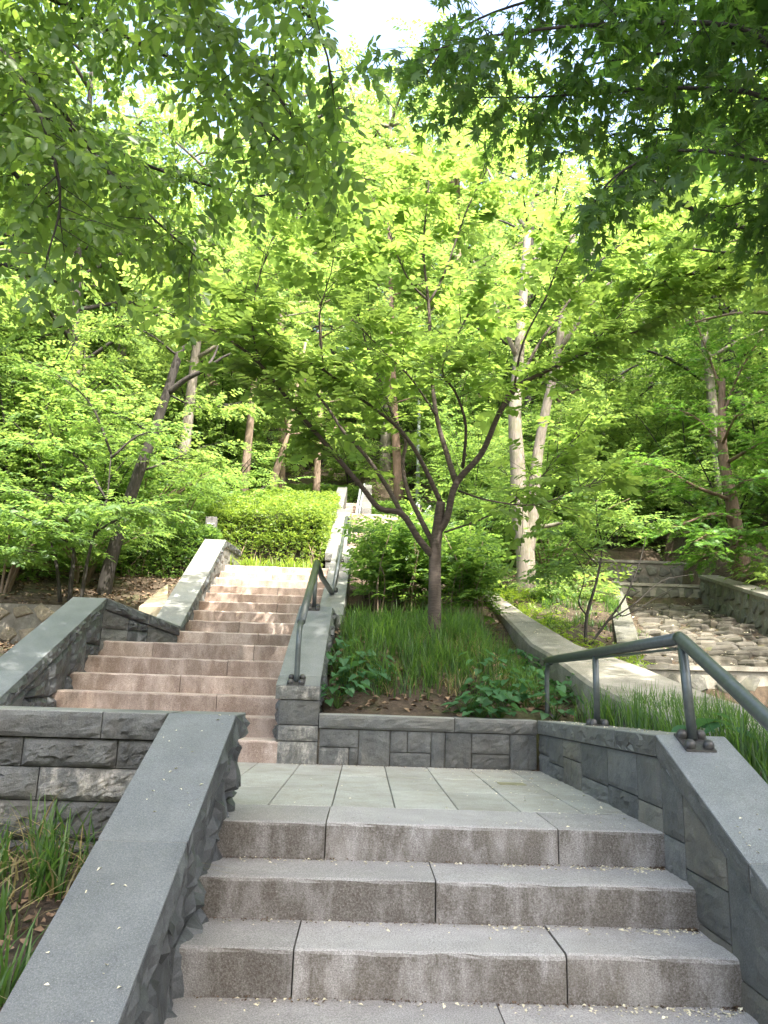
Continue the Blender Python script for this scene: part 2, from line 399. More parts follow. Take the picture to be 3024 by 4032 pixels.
def prism(parent, O, ud, nd, quad, depth, mat, name, bevel=0.006, gap=0.0):
    """smooth block: quad in (u,z), extruded along -nd by depth, with a bevel modifier baked by hand as chamfer"""
    q = np.array(quad, float); c = q.mean(0)
    O = np.asarray(O, float); ud = np.asarray(ud, float); nd = np.asarray(nd, float)
    if gap:
        for i in range(4): q[i, 0] += np.sign(c[0] - q[i, 0]) * gap
    rings = []
    for off, ins in ((0.0, bevel), (-bevel, 0.0), (-depth + bevel, 0.0), (-depth, bevel)):
        qq = q.copy()
        for i in range(4):
            dlt = c - qq[i]; qq[i] += np.sign(dlt) * np.minimum(ins, np.abs(dlt))
        rings.append([O + a * ud + b * ZH + nd * off for a, b in qq])
    P = np.array(rings).reshape(-1, 3)
    F = [(0, 1, 2, 3), (15, 14, 13, 12)]
    for r in range(3):
        for i in range(4):
            j = (i + 1) % 4; F.append((r * 4 + j, r * 4 + i, (r + 1) * 4 + i, (r + 1) * 4 + j))
    if np.cross(ud, ZH) @ nd < 0: F = [f[::-1] for f in F]
    cen = P.mean(0)
    return link(name, pymesh(name, P - cen, F), mat, parent, cen - (np.array(parent.location) if parent is not None else 0))

# ---------------------------------------------------------------- terrain
def chan_l(y): return np.interp(y, [-6, 0, 2, 5.5, 11, 13, 20, 40], [2.9, 2.75, 2.8, 3.4, 5.05, 5.2, 6.2, 9])
def chan_r(y): return np.interp(y, [-6, 0, 5.5, 8, 11, 13, 20, 40], [5.6, 5.6, 6.0, 6.24, 6.55, 6.8, 8.0, 12])
def bed_z(y): return np.interp(y, [-6, 0, 5.45, 5.5, 11, 11.05, 13, 13.05, 20, 40, 90], [-2.0, -0.75, 0.47, 0.88, 2.31, 2.66, 2.75, 3.42, 5.4, 13, 36])
def curb_z(y): return np.interp(y, [-3, 0, 2.2, 2.7, 4.0, 5.0, 8.0, 8.6], [-0.7, 0.35, 0.60, 0.69, 0.945, 1.13, 2.03, 2.2])
def curb_x0(y): return np.interp(y, [0, 2.2, 2.7, 4.0, 8.0, 9.0], [1.95, 1.92, 1.89, 1.92, 1.82, 1.45])
def curb_x1(y): return np.interp(y, [0, 2.2, 3.5, 5.0, 6.5, 8.3, 9.3], [2.75, 2.75, 2.66, 2.44, 2.20, 2.03, 1.75])

def ground_z(x, y):
    x = np.asarray(x, float); y = np.asarray(y, float)
    far = np.interp(y, [9, 14.5, 20, 30, 45, 90], [2.35, 4.35, 6.2, 10.5, 18, 38])
    left = np.interp(y, [-12, -2.2, 0, 0.3, 2.5, 4, 7.25, 7.4, 9], [-1.0, -1.0, -0.22, -0.05, 0.35, 0.75, 1.0, 1.58, 2.2])
    left = np.where(y > 9, far - 0.15, left) + np.clip(-3.5 - x, 0, 30) * np.interp(y, [5, 12], [0.0, 0.12])
    mid = np.interp(y, [-12, -2.5, -2, 2.5, 2.6, 4.3, 5.2, 8.7, 9.6], [-1.1, -1.1, -0.9, -0.3, -0.1, 0.6, 0.7, 2.1, 2.2])
    mid = np.where(y > 9.6, far - 0.35, mid)
    plant = np.interp(y, [-12, -2.3, 0, 2.4, 2.7, 4.2, 5.5, 7.0, 9.0], [-1.1, -1.0, 0.25, 0.345, 0.36, 1.06, 1.30, 1.62, 2.35])
    plant = np.where(y > 9, far, plant)
    strip = np.where(y < 2.6, plant, np.minimum(plant, curb_z(y) - np.interp(y, [2.7, 5, 8], [0.30, 0.22, 0.05])))
    bank = np.interp(y, [-12, -3, 0, 2.5, 5.5, 8, 11, 14], [-2, -1.3, -0.15, 0.42, 1.02, 1.95, 2.75, 4.1]); bank = np.where(y > 14, far, bank)
    bed = bed_z(y)
    rb = bed + 0.62 + np.clip(x - chan_r(y) - 0.3, 0, 40) * 0.30
    cl, cr = chan_l(y), chan_r(y)
    z = np.where(x < -3.05, left, mid)
    lb = np.interp(y, [-12, -4, -2.2, -1, 0], [-1.0, -0.95, -0.65, -0.36, -0.14])
    z = np.where((y < 0.05) & (x < -0.72), lb - np.clip(-2 - x, 0, 8) * .03, z)
    z = np.where((x > -0.36) & (y > 2.55), plant, z)
    z = np.where((x > 1.3) & (y > 2.55), strip, z)
    z = np.where((x > 1.55) & (y <= 2.55), plant, z)
    t = np.clip((x - 2.3) / np.maximum(cl - 2.3, 0.05), 0, 1)
    z = np.where(x > 2.3, np.where(y > 9.5, far * (1 - t) + np.minimum(bank, far) * t, np.interp(y, [2, 3], [0, 1]) * bank + np.interp(y, [2, 3], [1, 0]) * (plant * (1 - t) + (bed + 0.1) * t)), z)
    z = np.where((x > cl - .22) & (x < cr + .3), bed - 0.06, z)
    z = np.where(x >= cr + .3, np.where(y > 14, np.maximum(rb, far), rb), z)
    z = np.where((y > 14) & (x > cl) & (x < cr), far - 0.3, z)
    n = 0.05 * np.sin(2.3 * x + 1.7 * y) * np.cos(1.9 * y - 0.7 * x) + 0.025 * np.sin(7.1 * x + 2) * np.sin(6.3 * y)
    hilly = np.clip((y - 14) / 20, 0, 1) * 0.8 * np.sin(0.21 * x + 0.5) * np.cos(0.17 * y)
    return z + n * np.where((x > cl - .1) & (x < cr + .1), 0.2, 0.8) * np.clip((np.abs(x) + y) / 6, 0.2, 1) + hilly

def gz(x, y): return float(ground_z(x, y))

xs = np.unique(np.round(np.concatenate([np.linspace(-90, -9, 28), np.arange(-9, 10, 0.14), np.linspace(10, 90, 28)]), 3))
ys = np.unique(np.round(np.concatenate([np.linspace(-25, -5, 8), np.arange(-5, 16, 0.15), np.linspace(16, 110, 60)]), 3))
GX, GY = np.meshgrid(xs, ys)
GZ = ground_z(GX, GY)
nx_, ny_ = len(xs), len(ys)
I = (np.arange(ny_ - 1)[:, None] * nx_ + np.arange(nx_ - 1)[None, :]).ravel()
ground = link('ground', fast_mesh('ground', np.stack([GX, GY, GZ], -1).reshape(-1, 3), np.stack([I, I + 1, I + 1 + nx_, I + nx_], 1), True), M['soil'])
tag(ground, 'brown woodland soil and leaf litter of the hillside', kind='structure')

# ---------------------------------------------------------------- stairs
def stair_block(parent, x0, x1, y0, y1, z0, z1, mat, rng, name='step_stone'):
    """one granite block: worn front arris, slightly uneven"""
    n = max(4, int((x1 - x0) / 0.07)); g = 0.003
    xs_ = np.linspace(x0 + g, x1 - g, n)
    dz = rng.normal(0, 0.0015); dy = rng.normal(0, 0.002); tilt = rng.normal(0, 0.0002)
    prof = [(0.0, z0), (0.0, z1 - 0.016), (0.006, z1 - 0.005), (0.018, z1), (y1 - y0, z1), (y1 - y0, z0)]
    V = []; wob = np.cumsum(rng.normal(0, 0.0004, n)); wob -= wob.mean()
    for i, x in enumerate(xs_):
        for k, (py, pz) in enumerate(prof):
            e = rng.normal(0, 0.0022) if k in (1, 2) else (rng.normal(0, 0.0012) if k == 3 else 0)
            V.append((x, y0 + dy + py + (e if k in (1, 2) else 0), pz + (dz + tilt * (i - n / 2) + wob[i] + (e * 0.6) if k in (1, 2, 3, 4) else 0)))
    m = len(prof); F = []
    for i in range(n - 1):
        for k in range(m):
            l = (k + 1) % m
            F.append((i * m + k, i * m + l, (i + 1) * m + l, (i + 1) * m + k))
    F = [f[::-1] for f in F]
    F.append(tuple(range(m))); F.append(tuple((n - 1) * m + k for k in range(m - 1, -1, -1)))
    V = np.array(V); cen = V.mean(0)
    return link(name, pymesh(name, V - cen, F), mat, parent, cen - np.array(parent.location))

R1, T1 = 0.16, 0.3475
rng = np.random.default_rng(5)
st1 = thing('lower_stone_stairs', 'weathered grey granite steps climbing from the bottom edge to the paved landing', 'stairs', (0.4, -1, -0.9))
joints1 = [[-0.15, 0.93], [0.33], [-0.22, 0.78], [0.52], [-0.3, 0.7], [0.4]]
for k in range(7):
    y0 = -k * T1; z1 = -k * R1
    xsj = [-0.70] + joints1[k % 6] + [1.50]
    for a, b in zip(xsj[:-1], xsj[1:]):
        stair_block(st1, a, b, y0, y0 + (0.47 if k == 0 else T1 + 0.03), z1 - R1 - 0.02, z1, M['granite'], rng)
b = Buf(); b.hexa([(-0.69, -2.3, -1.5), (1.49, -2.3, -1.5), (1.49, 0.45, -1.5), (-0.69, 0.45, -1.5), (-0.69, -2.28, -1.16), (1.49, -2.28, -1.16), (1.49, 0.45, -0.185), (-0.69, 0.45, -0.185)])
b.obj('stair_core', M['mortar'], st1)
lowp = link('lower_path', pymesh('lower_path', [(-3, -14, -0.97), (6, -14, -0.97), (6, -2.05, -0.97), (-3, -2.05, -0.97)], [(0, 1, 2, 3)]), M['tile']); tag(lowp, 'paved path at the foot of the stairs', kind='structure')

# landing paved in granite tiles
land = bpy.data.objects.new('landing_pavement', None); COL.objects.link(land); land.location = (0, 1.5, 0)
tag(land, 'pale granite paved landing between the two flights', kind='structure')
xt = [-0.475 + 0.332 * i for i in range(-8, 7)]; xt[-1] = 1.46; yt = [0.473, 1.15, 1.83, 2.56]
for j in range(3):
    for i in range(len(xt) - 1):
        bb = Buf(); g = 0.003; dz = rng.normal(0, 0.0012)
        x0, x1, y0, y1 = xt[i] + g, xt[i + 1] - g, yt[j] + g, yt[j + 1] - g
        e = 0.003
        bb.add([(x0, y0, -0.06), (x1, y0, -0.06), (x1, y1, -0.06), (x0, y1, -0.06), (x0, y0, dz - e), (x1, y0, dz - e), (x1, y1, dz - e), (x0, y1, dz - e),
                (x0 + e, y0 + e, dz), (x1 - e, y0 + e, dz), (x1 - e, y1 - e, dz), (x0 + e, y1 - e, dz)],
               [(0, 1, 5, 4), (1, 2, 6, 5), (2, 3, 7, 6), (3, 0, 4, 7), (4, 5, 9, 8), (5, 6, 10, 9), (6, 7, 11, 10), (7, 4, 8, 11), (8, 9, 10, 11)])
        bb.obj('paving_tile', M['tile'], land)
for xa, xb in ((-3.05, -2.2), (-2.2, -1.3), (-1.3, -0.70)):
    stair_block(land, xa, xb, 0.05, 0.473, -0.2, 0.0, M['tile'], rng, 'paving_tile')
bb = Buf(); bb.box((-3.05, 0.06, -0.45), (1.46, 2.58, -0.025)); bb.obj('bedding', M['soil'], land)
pl = Buf(); p0 = at(1105, 1695, 1.62); pl.box((p0[0] - .09, 1.56, 0.001), (p0[0] + .09, 1.68, 0.005)); pl.obj('drain_plate', M['brass'], land)

# second flight, lower part
st2 = thing('middle_stone_stairs', 'pink granite steps rising from the landing between dark stone parapets', 'stairs', (-1.7, 5, 0.5))
R2, T2, L2 = 0.1649, 0.3586, 2.536
for i in range(6):
    y0 = L2 + i * T2; z1 = (i + 1) * R2
    js = [[-1.6], [-1.95], [-1.3], [-1.72], [-1.35], [-2.2, -1.15]][i]
    xsj = [-2.80] + js + [-0.62]
    for a, b_ in zip(xsj[:-1], xsj[1:]):
        stair_block(st2, a, b_, y0, y0 + (T2 + 0.03 if i < 5 else 1.05), z1 - R2 - (0.02 if i else 0), z1, M['granite_pink'], rng)
for i in range(9):
    y0 = 5.3 + i * 0.42; z1 = 1.169 + i * 0.161; z0 = z1 - (0.25 if i == 0 else 0.19)
    xl = -2.20 - 0.0175 * i * 1.0; xr = -0.50
    js = [[-1.25], [-1.55], [-1.95], [-1.2], [-1.75], [-1.3], [-1.9, -0.9], [-1.5], [-1.45]][i]
    xsj = [xl - 0.12] + js + [xr]
    for a, b_ in zip(xsj[:-1], xsj[1:]):
        stair_block(st2, a, b_, y0, y0 + (0.45 if i < 8 else 1.0), z0, z1, M['granite_pink'], rng)

# third flight and the one above it
st3 = thing('upper_stone_stairs', 'bright pink granite steps half hidden behind the leafy bush', 'stairs', (0.3, 12, 3))
for i in range(13):
    y0 = 9.75 + i * 0.355; z1 = 2.457 + (i + 1) * 0.164
    js = [[0.2], [0.55], [-0.05]][i % 3]
    xsj = [-0.48] + js + [1.25]
    for a, b_ in zip(xsj[:-1], xsj[1:]):
        stair_block(st3, a, b_, y0, y0 + (0.39 if i < 12 else 2.6), z1 - 0.20, z1, M['granite_pink'], rng)
st4 = thing('topmost_stone_stairs', 'narrow far flight of steps between hedges above the bright pink steps', 'stairs', (-0.4, 17, 4.8))
for i in range(9):
    y0 = 16.4 + i * 0.35; z1 = 4.59 + (i + 1) * 0.165
    stair_block(st4, -0.72, -0.22, y0, y0 + (0.38 if i < 8 else 1.5), z1 - 0.2, z1, M['granite_pink'], rng)

# ---------------------------------------------------------------- walls
X1 = np.array([1.0, 0, 0]); Y1 = np.array([0, 1.0, 0])
SL = R1 / T1

def layout_sloped(parent, O, ud, nd, u0, u1, zbot, ztop, amp, mat, rng, wmin=0.26, wmax=0.5, course=0.22, nu=9, nv=6, mats=None, depth=0.12):
    """random ashlar between u0..u1 under a line ztop(u), above zbot"""
    u = u0
    while u < u1 - 1e-6:
        v = min(u + rng.uniform(wmin, wmax), u1)
        if u1 - v < wmin * 0.6: v = u1
        ta, tb = ztop(u), ztop(v); z = zbot(u) if callable(zbot) else zbot
        zt = min(ta, tb)
        levels = [z]
        while zt - levels[-1] > course * 1.45: levels.append(levels[-1] + course * rng.uniform(0.75, 1.35))
        for k, zl in enumerate(levels):
            last = k == len(levels) - 1
            top = (ta, tb) if last else (levels[k + 1], levels[k + 1])
            m = mat if mats is None else mats[int(rng.integers(len(mats)))]
            if not last and v - u > 0.34 and rng.random() < 0.4:
                w = u + (v - u) * rng.uniform(0.4, 0.6)
                stone(parent, O, ud, nd, [(u, zl), (w, zl), (w, top[0]), (u, top[0])], amp, m, rng, depth, nu, nv)
                stone(parent, O, ud, nd, [(w, zl), (v, zl), (v, top[1]), (w, top[1])], amp, m, rng, depth, nu, nv)
            else:
                stone(parent, O, ud, nd, [(u, zl), (v, zl), (v, top[1]), (u, top[0])], amp, m, rng, depth, nu, nv)
        u = v

def coping_run(parent, O, ud, nd, us, ztop, thick, width, mat, side_mat, rng, amp=0.0, overhang=0.0, name='coping_stone'):
    """smooth-topped coping blocks with a rough visible edge; nd points to the visible side"""
    for a, b_ in zip(us[:-1], us[1:]):
        g = 0.005
        q = [(a + g, ztop(a) - thick), (b_ - g, ztop(b_) - thick), (b_ - g, ztop(b_)), (a + g, ztop(a))]
        o = prism(parent, np.asarray(O) + np.asarray(nd) * overhang, ud, nd, q, width, mat, name, 0.004)
        if b_ < us[-1] - .01:
            j0, j1 = b_ - .005, b_ + .005; zj = ztop(b_)
            prism(parent, np.asarray(O) + np.asarray(nd) * (overhang - .004), ud, nd, [(j0, zj - thick), (j1, zj - thick), (j1, zj - .0015), (j0, zj - .0015)], width - .008, M['rubble_mortar'], 'mortar_joint', 0.0)
        if amp > 0:
            q2 = [(a + g, ztop(a) - thick - .002), (b_ - g, ztop(b_) - thick - .002), (b_ - g, ztop(b_) - 0.006), (a + g, ztop(a) - 0.006)]
            e = stone(None, np.asarray(O) + np.asarray(nd) * (overhang + 0.002), ud, nd, q2, amp, side_mat, rng, 0.01, max(7, int((b_ - a) / 0.045)), 5, 0.001, 'rough_edge', 0.002, jag=1)
            e.parent = o; e.location = e.location - o.location - Vector(parent.location)

# --- left parapet of the lower flight (heavily fractured side)
rng = np.random.default_rng(21)
pa = thing('fractured_stone_parapet', 'sloping parapet with smooth blue-grey coping and jagged dark side beside the lowest steps', 'parapet', (-0.76, -0.9, -0.6))
ztl = lambda y: 0.468 + SL * min(y, 0.0)
ud = Y1; nd = X1
coping_run(pa, (-0.60, 0, 0), ud, nd, [-3.0, -1.95, -0.87, 0.0], ztl, 0.12, 0.315, M['coping'], M['basalt_deep'], rng, 0.022, 0.0)
coping_run(pa, (-0.60, 0, 0), ud, nd, [0.0, 0.32], ztl, 0.12, 0.30, M['coping'], M['basalt_deep'], rng, 0.03, 0.0)
for (a, b_) in ((-2.6, -2.0), (-2.0, -1.55), (-1.55, -1.12), (-1.12, -0.72), (-0.72, -0.34), (-0.34, 0.02), (0.02, 0.31)):
    zb = min(SL * a, 0) - 0.25
    tb, ta = ztl(b_) - 0.125, ztl(a) - 0.125
    sp = 0.45
    stone(pa, (-0.655, 0, 0), ud, nd, [(a, zb + (ta - zb) * sp), (b_, zb + (ta - zb) * sp + 0.06), (b_, tb), (a, ta)], 0.06, M['basalt_deep'], rng, 0.2, 13, 11, 0.002, jag=1)
    stone(pa, (-0.645, 0, 0), ud, nd, [(a, zb), (b_, zb), (b_, zb + (ta - zb) * sp + 0.06), (a, zb + (ta - zb) * sp)], 0.07, M['basalt_deep'], rng, 0.2, 13, 9, 0.002, jag=1)
bb = Buf()
for a, b_ in ((-3.0, 0.0), (0.0, 0.28)):
    bb.hexa([(-0.89, a, -2.0), (-0.70, a, -2.0), (-0.70, b_, -2.0), (-0.89, b_, -2.0), (-0.89, a, ztl(a) - .13), (-0.70, a, ztl(a) - .13), (-0.70, b_, ztl(b_) - .13), (-0.89, b_, ztl(b_) - .13)])
bb.obj('wall_core', M['basalt'], pa)

# --- coursed retaining wall left of it
rng = np.random.default_rng(22)
rw = thing('coursed_retaining_wall', 'coursed dark split-stone retaining wall with lime stains behind the fractured parapet', 'wall', (-2.5, 0.1, -0.4))
O = (0, 0.02, 0); zc = [-0.62, -0.42, -0.265, -0.112, 0.059, 0.208, 0.340]
cuts = [[-5, -3.9, -3.0, -2.2, -1.9, -1.1], [-5, -4.2, -3.4, -2.7, -1.95, -1.33], [-5, -4.0, -3.1, -2.5, -1.75, -1.15], [-5, -3.8, -3.0, -2.1, -1.40], [-5, -4.1, -3.2, -2.55, -1.50], [-5, -4.3, -3.5, -2.4, -1.59, -1.148]]
for j in range(6):
    c = cuts[j] + [-0.90]
    for a, b_ in zip(c[:-1], c[1:]):
        lime = (j in (3, 4) and -2.2 < a < -1.45)
        stone(rw, O, X1, -Y1, [(a, zc[j]), (b_, zc[j]), (b_, zc[j + 1]), (a, zc[j + 1])], 0.036, M['basalt_lime'] if lime else M['basalt'], rng, 0.15, 26, 11, 0.003)
for a, b_ in ((-5, -3.9), (-3.9, -2.9), (-2.9, -2.05), (-2.05, -1.225), (-1.225, -0.925)):
    o = prism(rw, (0, -0.004, 0), X1, -Y1, [(a + .002, 0.346), (b_ - .002, 0.346), (b_ - .002, 0.466), (a + .002, 0.466)], 0.32, M['coping_old'], 'coping_stone', 0.005)
    e = stone(None, (0, -0.006, 0), X1, -Y1, [(a + .002, 0.344), (b_ - .002, 0.344), (b_ - .002, 0.461), (a + .002, 0.461)], 0.022, M['basalt'], rng, 0.01, 18, 7, 0.001, 'rough_edge')
    e.parent = o; e.location = e.location - o.location - Vector(rw.location)
bb = Buf(); bb.box((-5, 0.05, -1.2), (-0.9, 0.30, 0.344)); bb.obj('wall_core', M['mortar'], rw)

# --- planter wall at the back of the landing
rng = np.random.default_rng(23)
pw = thing('planter_wall', 'low dark stone planter wall behind the landing below the cherry tree', 'wall', (0.5, 2.6, 0))
X_ = lambda c: -0.335 + (c - 190) / (883 - 190) * 1.735
O = (0, 2.54, 0)
for c0, c1, n in ((190, 315, 2), (315, 415, 1), (415, 545, 2), (545, 590, 1), (590, 675, 1), (675, 797, 2), (797, 883, 1)):
    a, b_ = X_(c0), X_(c1)
    zz = [-0.03, 0.125 + rng.uniform(-.02, .02), 0.272] if n == 2 else [-0.03, 0.272]
    for za, zb in zip(zz[:-1], zz[1:]):
        if n == 2 and c0 == 190 and za < 0:
            mid_ = X_(285)
            stone(pw, O, X1, -Y1, [(a, za), (mid_, za), (mid_, zb), (a, zb)], 0.013, M['basalt_lime'], rng, 0.12, 11, 7)
            stone(pw, O, X1, -Y1, [(mid_, za), (b_, za), (b_, zb), (mid_, zb)], 0.013, M['basalt'], rng, 0.12, 7, 7)
        elif n == 2 and c0 == 415 and za > 0:
            mid_ = X_(470)
            stone(pw, O, X1, -Y1, [(a, za), (mid_, za), (mid_, zb), (a, zb)], 0.013, M['basalt'], rng, 0.12, 9, 7)
            stone(pw, O, X1, -Y1, [(mid_, za), (b_, za), (b_, zb), (mid_, zb)], 0.013, M['basalt'], rng, 0.12, 9, 7)
        else:
            stone(pw, O, X1, -Y1, [(a, za), (b_, za), (b_, zb), (a, zb)], 0.014, M['basalt'], rng, 0.12, 11, 8)
for a, b_ in ((-0.345, X_(620)), (X_(620), 1.405)):
    o = prism(pw, (0, 2.532, 0), X1, -Y1, [(a + .002, 0.278), (b_ - .002, 0.276), (b_ - .002, 0.384), (a + .002, 0.386)], 0.26, M['coping_old'], 'coping_stone', 0.006)
    e = stone(None, (0, 2.530, 0), X1, -Y1, [(a + .002, 0.276), (b_ - .002, 0.274), (b_ - .002, 0.378), (a + .002, 0.38)], 0.018, M['basalt_smooth'], rng, 0.01, 20, 6, 0.001, 'rough_edge')
    e.parent = o; e.location = e.location - o.location - Vector(pw.location)
bb = Buf(); bb.box((-0.35, 2.57, -0.4), (1.40, 2.78, 0.275)); bb.obj('wall_core', M['mortar'], pw)

# --- right side wall: level run, then sloping coping down the lower flight
rng = np.random.default_rng(24)
sw = thing('right_side_wall', 'dressed dark stone wall with sloping blue-grey coping and handrail beside the lowest steps', 'wall', (1.6, 0, -0.6))
ztr = lambda y: 0.435 + SL * y if y < 0 else 0.435 - 0.02 * y
O = (1.425, 0, 0); nd = -X1
layout_sloped(sw, O, Y1, nd, -3.0, 0.0, lambda u: SL * u - 0.42, lambda y: ztr(y) - 0.105, 0.015, M['basalt_smooth'], rng, 0.2, 0.42, 0.22, 10, 10, [M['basalt_smooth'], M['basalt_smooth'], M['basalt'], M['basalt_tan']])
layout_sloped(sw, O, Y1, nd, 0.0, 2.56, -0.04, lambda y: ztr(y) - 0.105, 0.015, M['basalt_smooth'], rng, 0.3, 0.55, 0.16, 10, 8, [M['basalt'], M['basalt_smooth'], M['basalt_tan']])
coping_run(sw, O, Y1, nd, [-3.0, -1.9, -0.85, 0.0], ztr, 0.10, 0.335, M['coping'], M['basalt_smooth'], rng, 0.004, 0.018)
coping_run(sw, O, Y1, nd, [0.0, 0.62, 1.45, 2.545], ztr, 0.10, 0.26, M['coping_old'], M['basalt_smooth'], rng, 0.010, 0.016)
bb = Buf()
for a, b_, w in ((-3.0, 0.0, 0.30), (0.0, 2.5, 0.22)):
    bb.hexa([(1.45, a, -2.0), (1.42 + w, a, -2.0), (1.42 + w, b_, -2.0), (1.45, b_, -2.0), (1.45, a, ztr(a) - .108), (1.42 + w, a, ztr(a) - .108), (1.42 + w, b_, ztr(b_) - .108), (1.45, b_, ztr(b_) - .108)])
bb.obj('wall_core', M['mortar'], sw)

# --- middle flight: right parapet with end pier
rng = np.random.default_rng(25)
pr_ = thing('pier_ended_parapet', 'stone parapet with square end pier and handrail between middle stairs and planter', 'parapet', (-0.53, 3.4, 0.3))
S2 = R2 / T2
ztp = lambda y: 0.60 + S2 * (y - L2)
O = (-0.352, 0, 0)
coping_run(pr_, O, Y1, X1, [2.70, 3.45, 4.30], ztp, 0.11, 0.345, M['coping'], M['basalt_deep'], rng, 0.03, 0.0)
o = prism(pr_, (0, L2 - 0.006, 0), X1, -Y1, [(-0.70, 0.492), (-0.348, 0.492), (-0.348, 0.600), (-0.70, 0.600)], 0.19, M['coping'], 'pier_cap', 0.005)
bb = Buf(); bb.hexa([(-0.70, L2 - .004, .60), (-.352, L2 - .004, .60), (-.352, 2.697, .60), (-.70, 2.697, .60), (-0.70, L2, .603), (-.352, L2, .603), (-.352, 2.697, ztp(2.697)), (-.70, 2.697, ztp(2.697))]); bb.obj('cap_slope', M['coping'], pr_)
e = stone(pr_, (0, L2 - 0.01, 0), X1, -Y1, [(-0.70, 0.492), (-0.348, 0.492), (-0.348, 0.598), (-0.70, 0.598)], 0.016, M['basalt_lime'], rng, 0.01, 12, 7, 0.001, 'pier_cap_face')
for za, zb, m_ in ((-0.03, 0.17, 'basalt_lime'), (0.17, 0.295, 'basalt_lime'), (0.295, 0.488, 'basalt')):
    stone(pr_, (0, L2, 0), X1, -Y1, [(-0.665, za), (-0.345, za), (-0.345, zb), (-0.665, zb)], 0.014, M[m_], rng, 0.12, 11, 8)
    stone(pr_, (-0.675, 0, 0), Y1, -X1, [(L2 + .005, za), (L2 + .35, za), (L2 + .35, zb), (L2 + .005, zb)], 0.045, M['basalt_deep'], rng, 0.1, 10, 7)
layout_sloped(pr_, (-0.375, 0, 0), Y1, X1, 2.72, 4.62, 0.2, lambda y: min(ztp(y), 1.4) - 0.115, 0.05, M['basalt_deep'], rng, 0.25, 0.45, 0.25, 10, 9)
layout_sloped(pr_, (-0.68, 0, 0), Y1, -X1, L2 + .36, 4.6, 0.1, lambda y: min(ztp(y), 1.4) - 0.115, 0.02, M['basalt'], rng, 0.3, 0.5, 0.22, 6, 5)
bb = Buf(); bb.hexa([(-.66, 2.6, -.2), (-.40, 2.6, -.2), (-.40, 4.3, -.2), (-.66, 4.3, -.2), (-.66, 2.6, .49), (-.40, 2.6, .49), (-.40, 4.3, 1.28), (-.66, 4.3, 1.28)]); bb.box((-.655, 4.31, 0), (-.405, 5.28, 1.29)); bb.obj('wall_core', M['mortar'], pr_)
coping_run(pr_, O, Y1, X1, [4.302, 5.3], lambda y: 1.409, 0.11, 0.34, M['coping'], M['basalt_deep'], rng, 0.02, 0.0)
# upper run of the same parapet
zu = lambda y: 1.412 + 0.40 * (y - 5.3)
coping_run(pr_, (-0.27, 0, 0), Y1, X1, [5.303, 6.1, 6.9, 7.7, 8.45, 9.05], zu, 0.11, 0.30, M['coping_old'], M['basalt'], rng, 0.012)
layout_sloped(pr_, (-0.285, 0, 0), Y1, X1, 5.31, 9.04, lambda u: zu(u) - 0.7, lambda y: zu(y) - 0.115, 0.02, M['basalt'], rng, 0.4, 0.7, 0.25, 6, 5)
bb = Buf(); bb.hexa([(-.55, 5.31, 0.3), (-.32, 5.31, 0.3), (-.32, 9.04, 1.3), (-.55, 9.04, 1.3), (-.55, 5.31, zu(5.31) - .115), (-.32, 5.31, zu(5.31) - .115), (-.32, 9.04, zu(9.04) - .115), (-.55, 9.04, zu(9.04) - .115)]); bb.obj('upper_wall_core', M['basalt'], pr_)

# --- middle flight: left parapet, three runs
rng = np.random.default_rng(26)
pl_ = thing('stepped_left_parapet', 'zigzag grey stone parapet climbing along the far side of the middle stairs', 'parapet', (-2.9, 4.5, 0.5))
zl1 = lambda y: 1.425 + 0.463 * (y - 4.3)
coping_run(pl_, (-2.72, 0, 0), Y1, X1, [0.4, 1.2, 2.0, 2.62, 3.42, 4.30], zl1, 0.12, 0.35, M['coping'], M['basalt_deep'], rng, 0.035)
layout_sloped(pl_, (-2.755, 0, 0), Y1, X1, 0.4, 4.29, lambda u: max(0, (u - L2) * S2) - 0.15, lambda y: zl1(y) - 0.125, 0.055, M['basalt_deep'], rng, 0.3, 0.5, 0.26, 12, 10)
bb = Buf(); bb.hexa([(-3.04, .35, -1), (-2.79, .35, -1), (-2.79, 4.3, -1), (-3.04, 4.3, -1), (-3.04, .35, zl1(.35) - .125), (-2.79, .35, zl1(.35) - .125), (-2.79, 4.3, 1.295), (-3.04, 4.3, 1.295)]); bb.obj('wall_core', M['basalt'], pl_)
# oblique run round the half landing
A = np.array([-2.72, 4.303, 0]); Bp = np.array([-2.165, 5.3, 0]); dv = Bp - A; Lr = np.linalg.norm(dv); du = dv / Lr; dn = np.array([du[1], -du[0], 0])
zr = lambda u: 1.425 - 0.20 * u / Lr
coping_run(pl_, A, du, dn, [0.0, Lr * 0.55, Lr], zr, 0.11, 0.33, M['coping'], M['basalt_deep'], rng, 0.03)
layout_sloped(pl_, A - dn * 0.03, du, dn, 0.0, Lr, 0.88, lambda u: zr(u) - 0.115, 0.035, M['basalt_deep'], rng, 0.24, 0.4, 0.2, 11, 8, [M['basalt_deep'], M['basalt']])
bb = Buf(); q0, q1 = A - dn * .06, Bp - dn * .06; q2, q3 = Bp - dn * .3, A - dn * .3
bb.hexa([q0 + ZH * .3, q1 + ZH * .3, q2 + ZH * .3, q3 + ZH * .3, q0 + ZH * (zr(0) - .115), q1 + ZH * (zr(Lr) - .115), q2 + ZH * (zr(Lr) - .115), q3 + ZH * (zr(0) - .115)]); bb.obj('oblique_wall_core', M['basalt'], pl_)
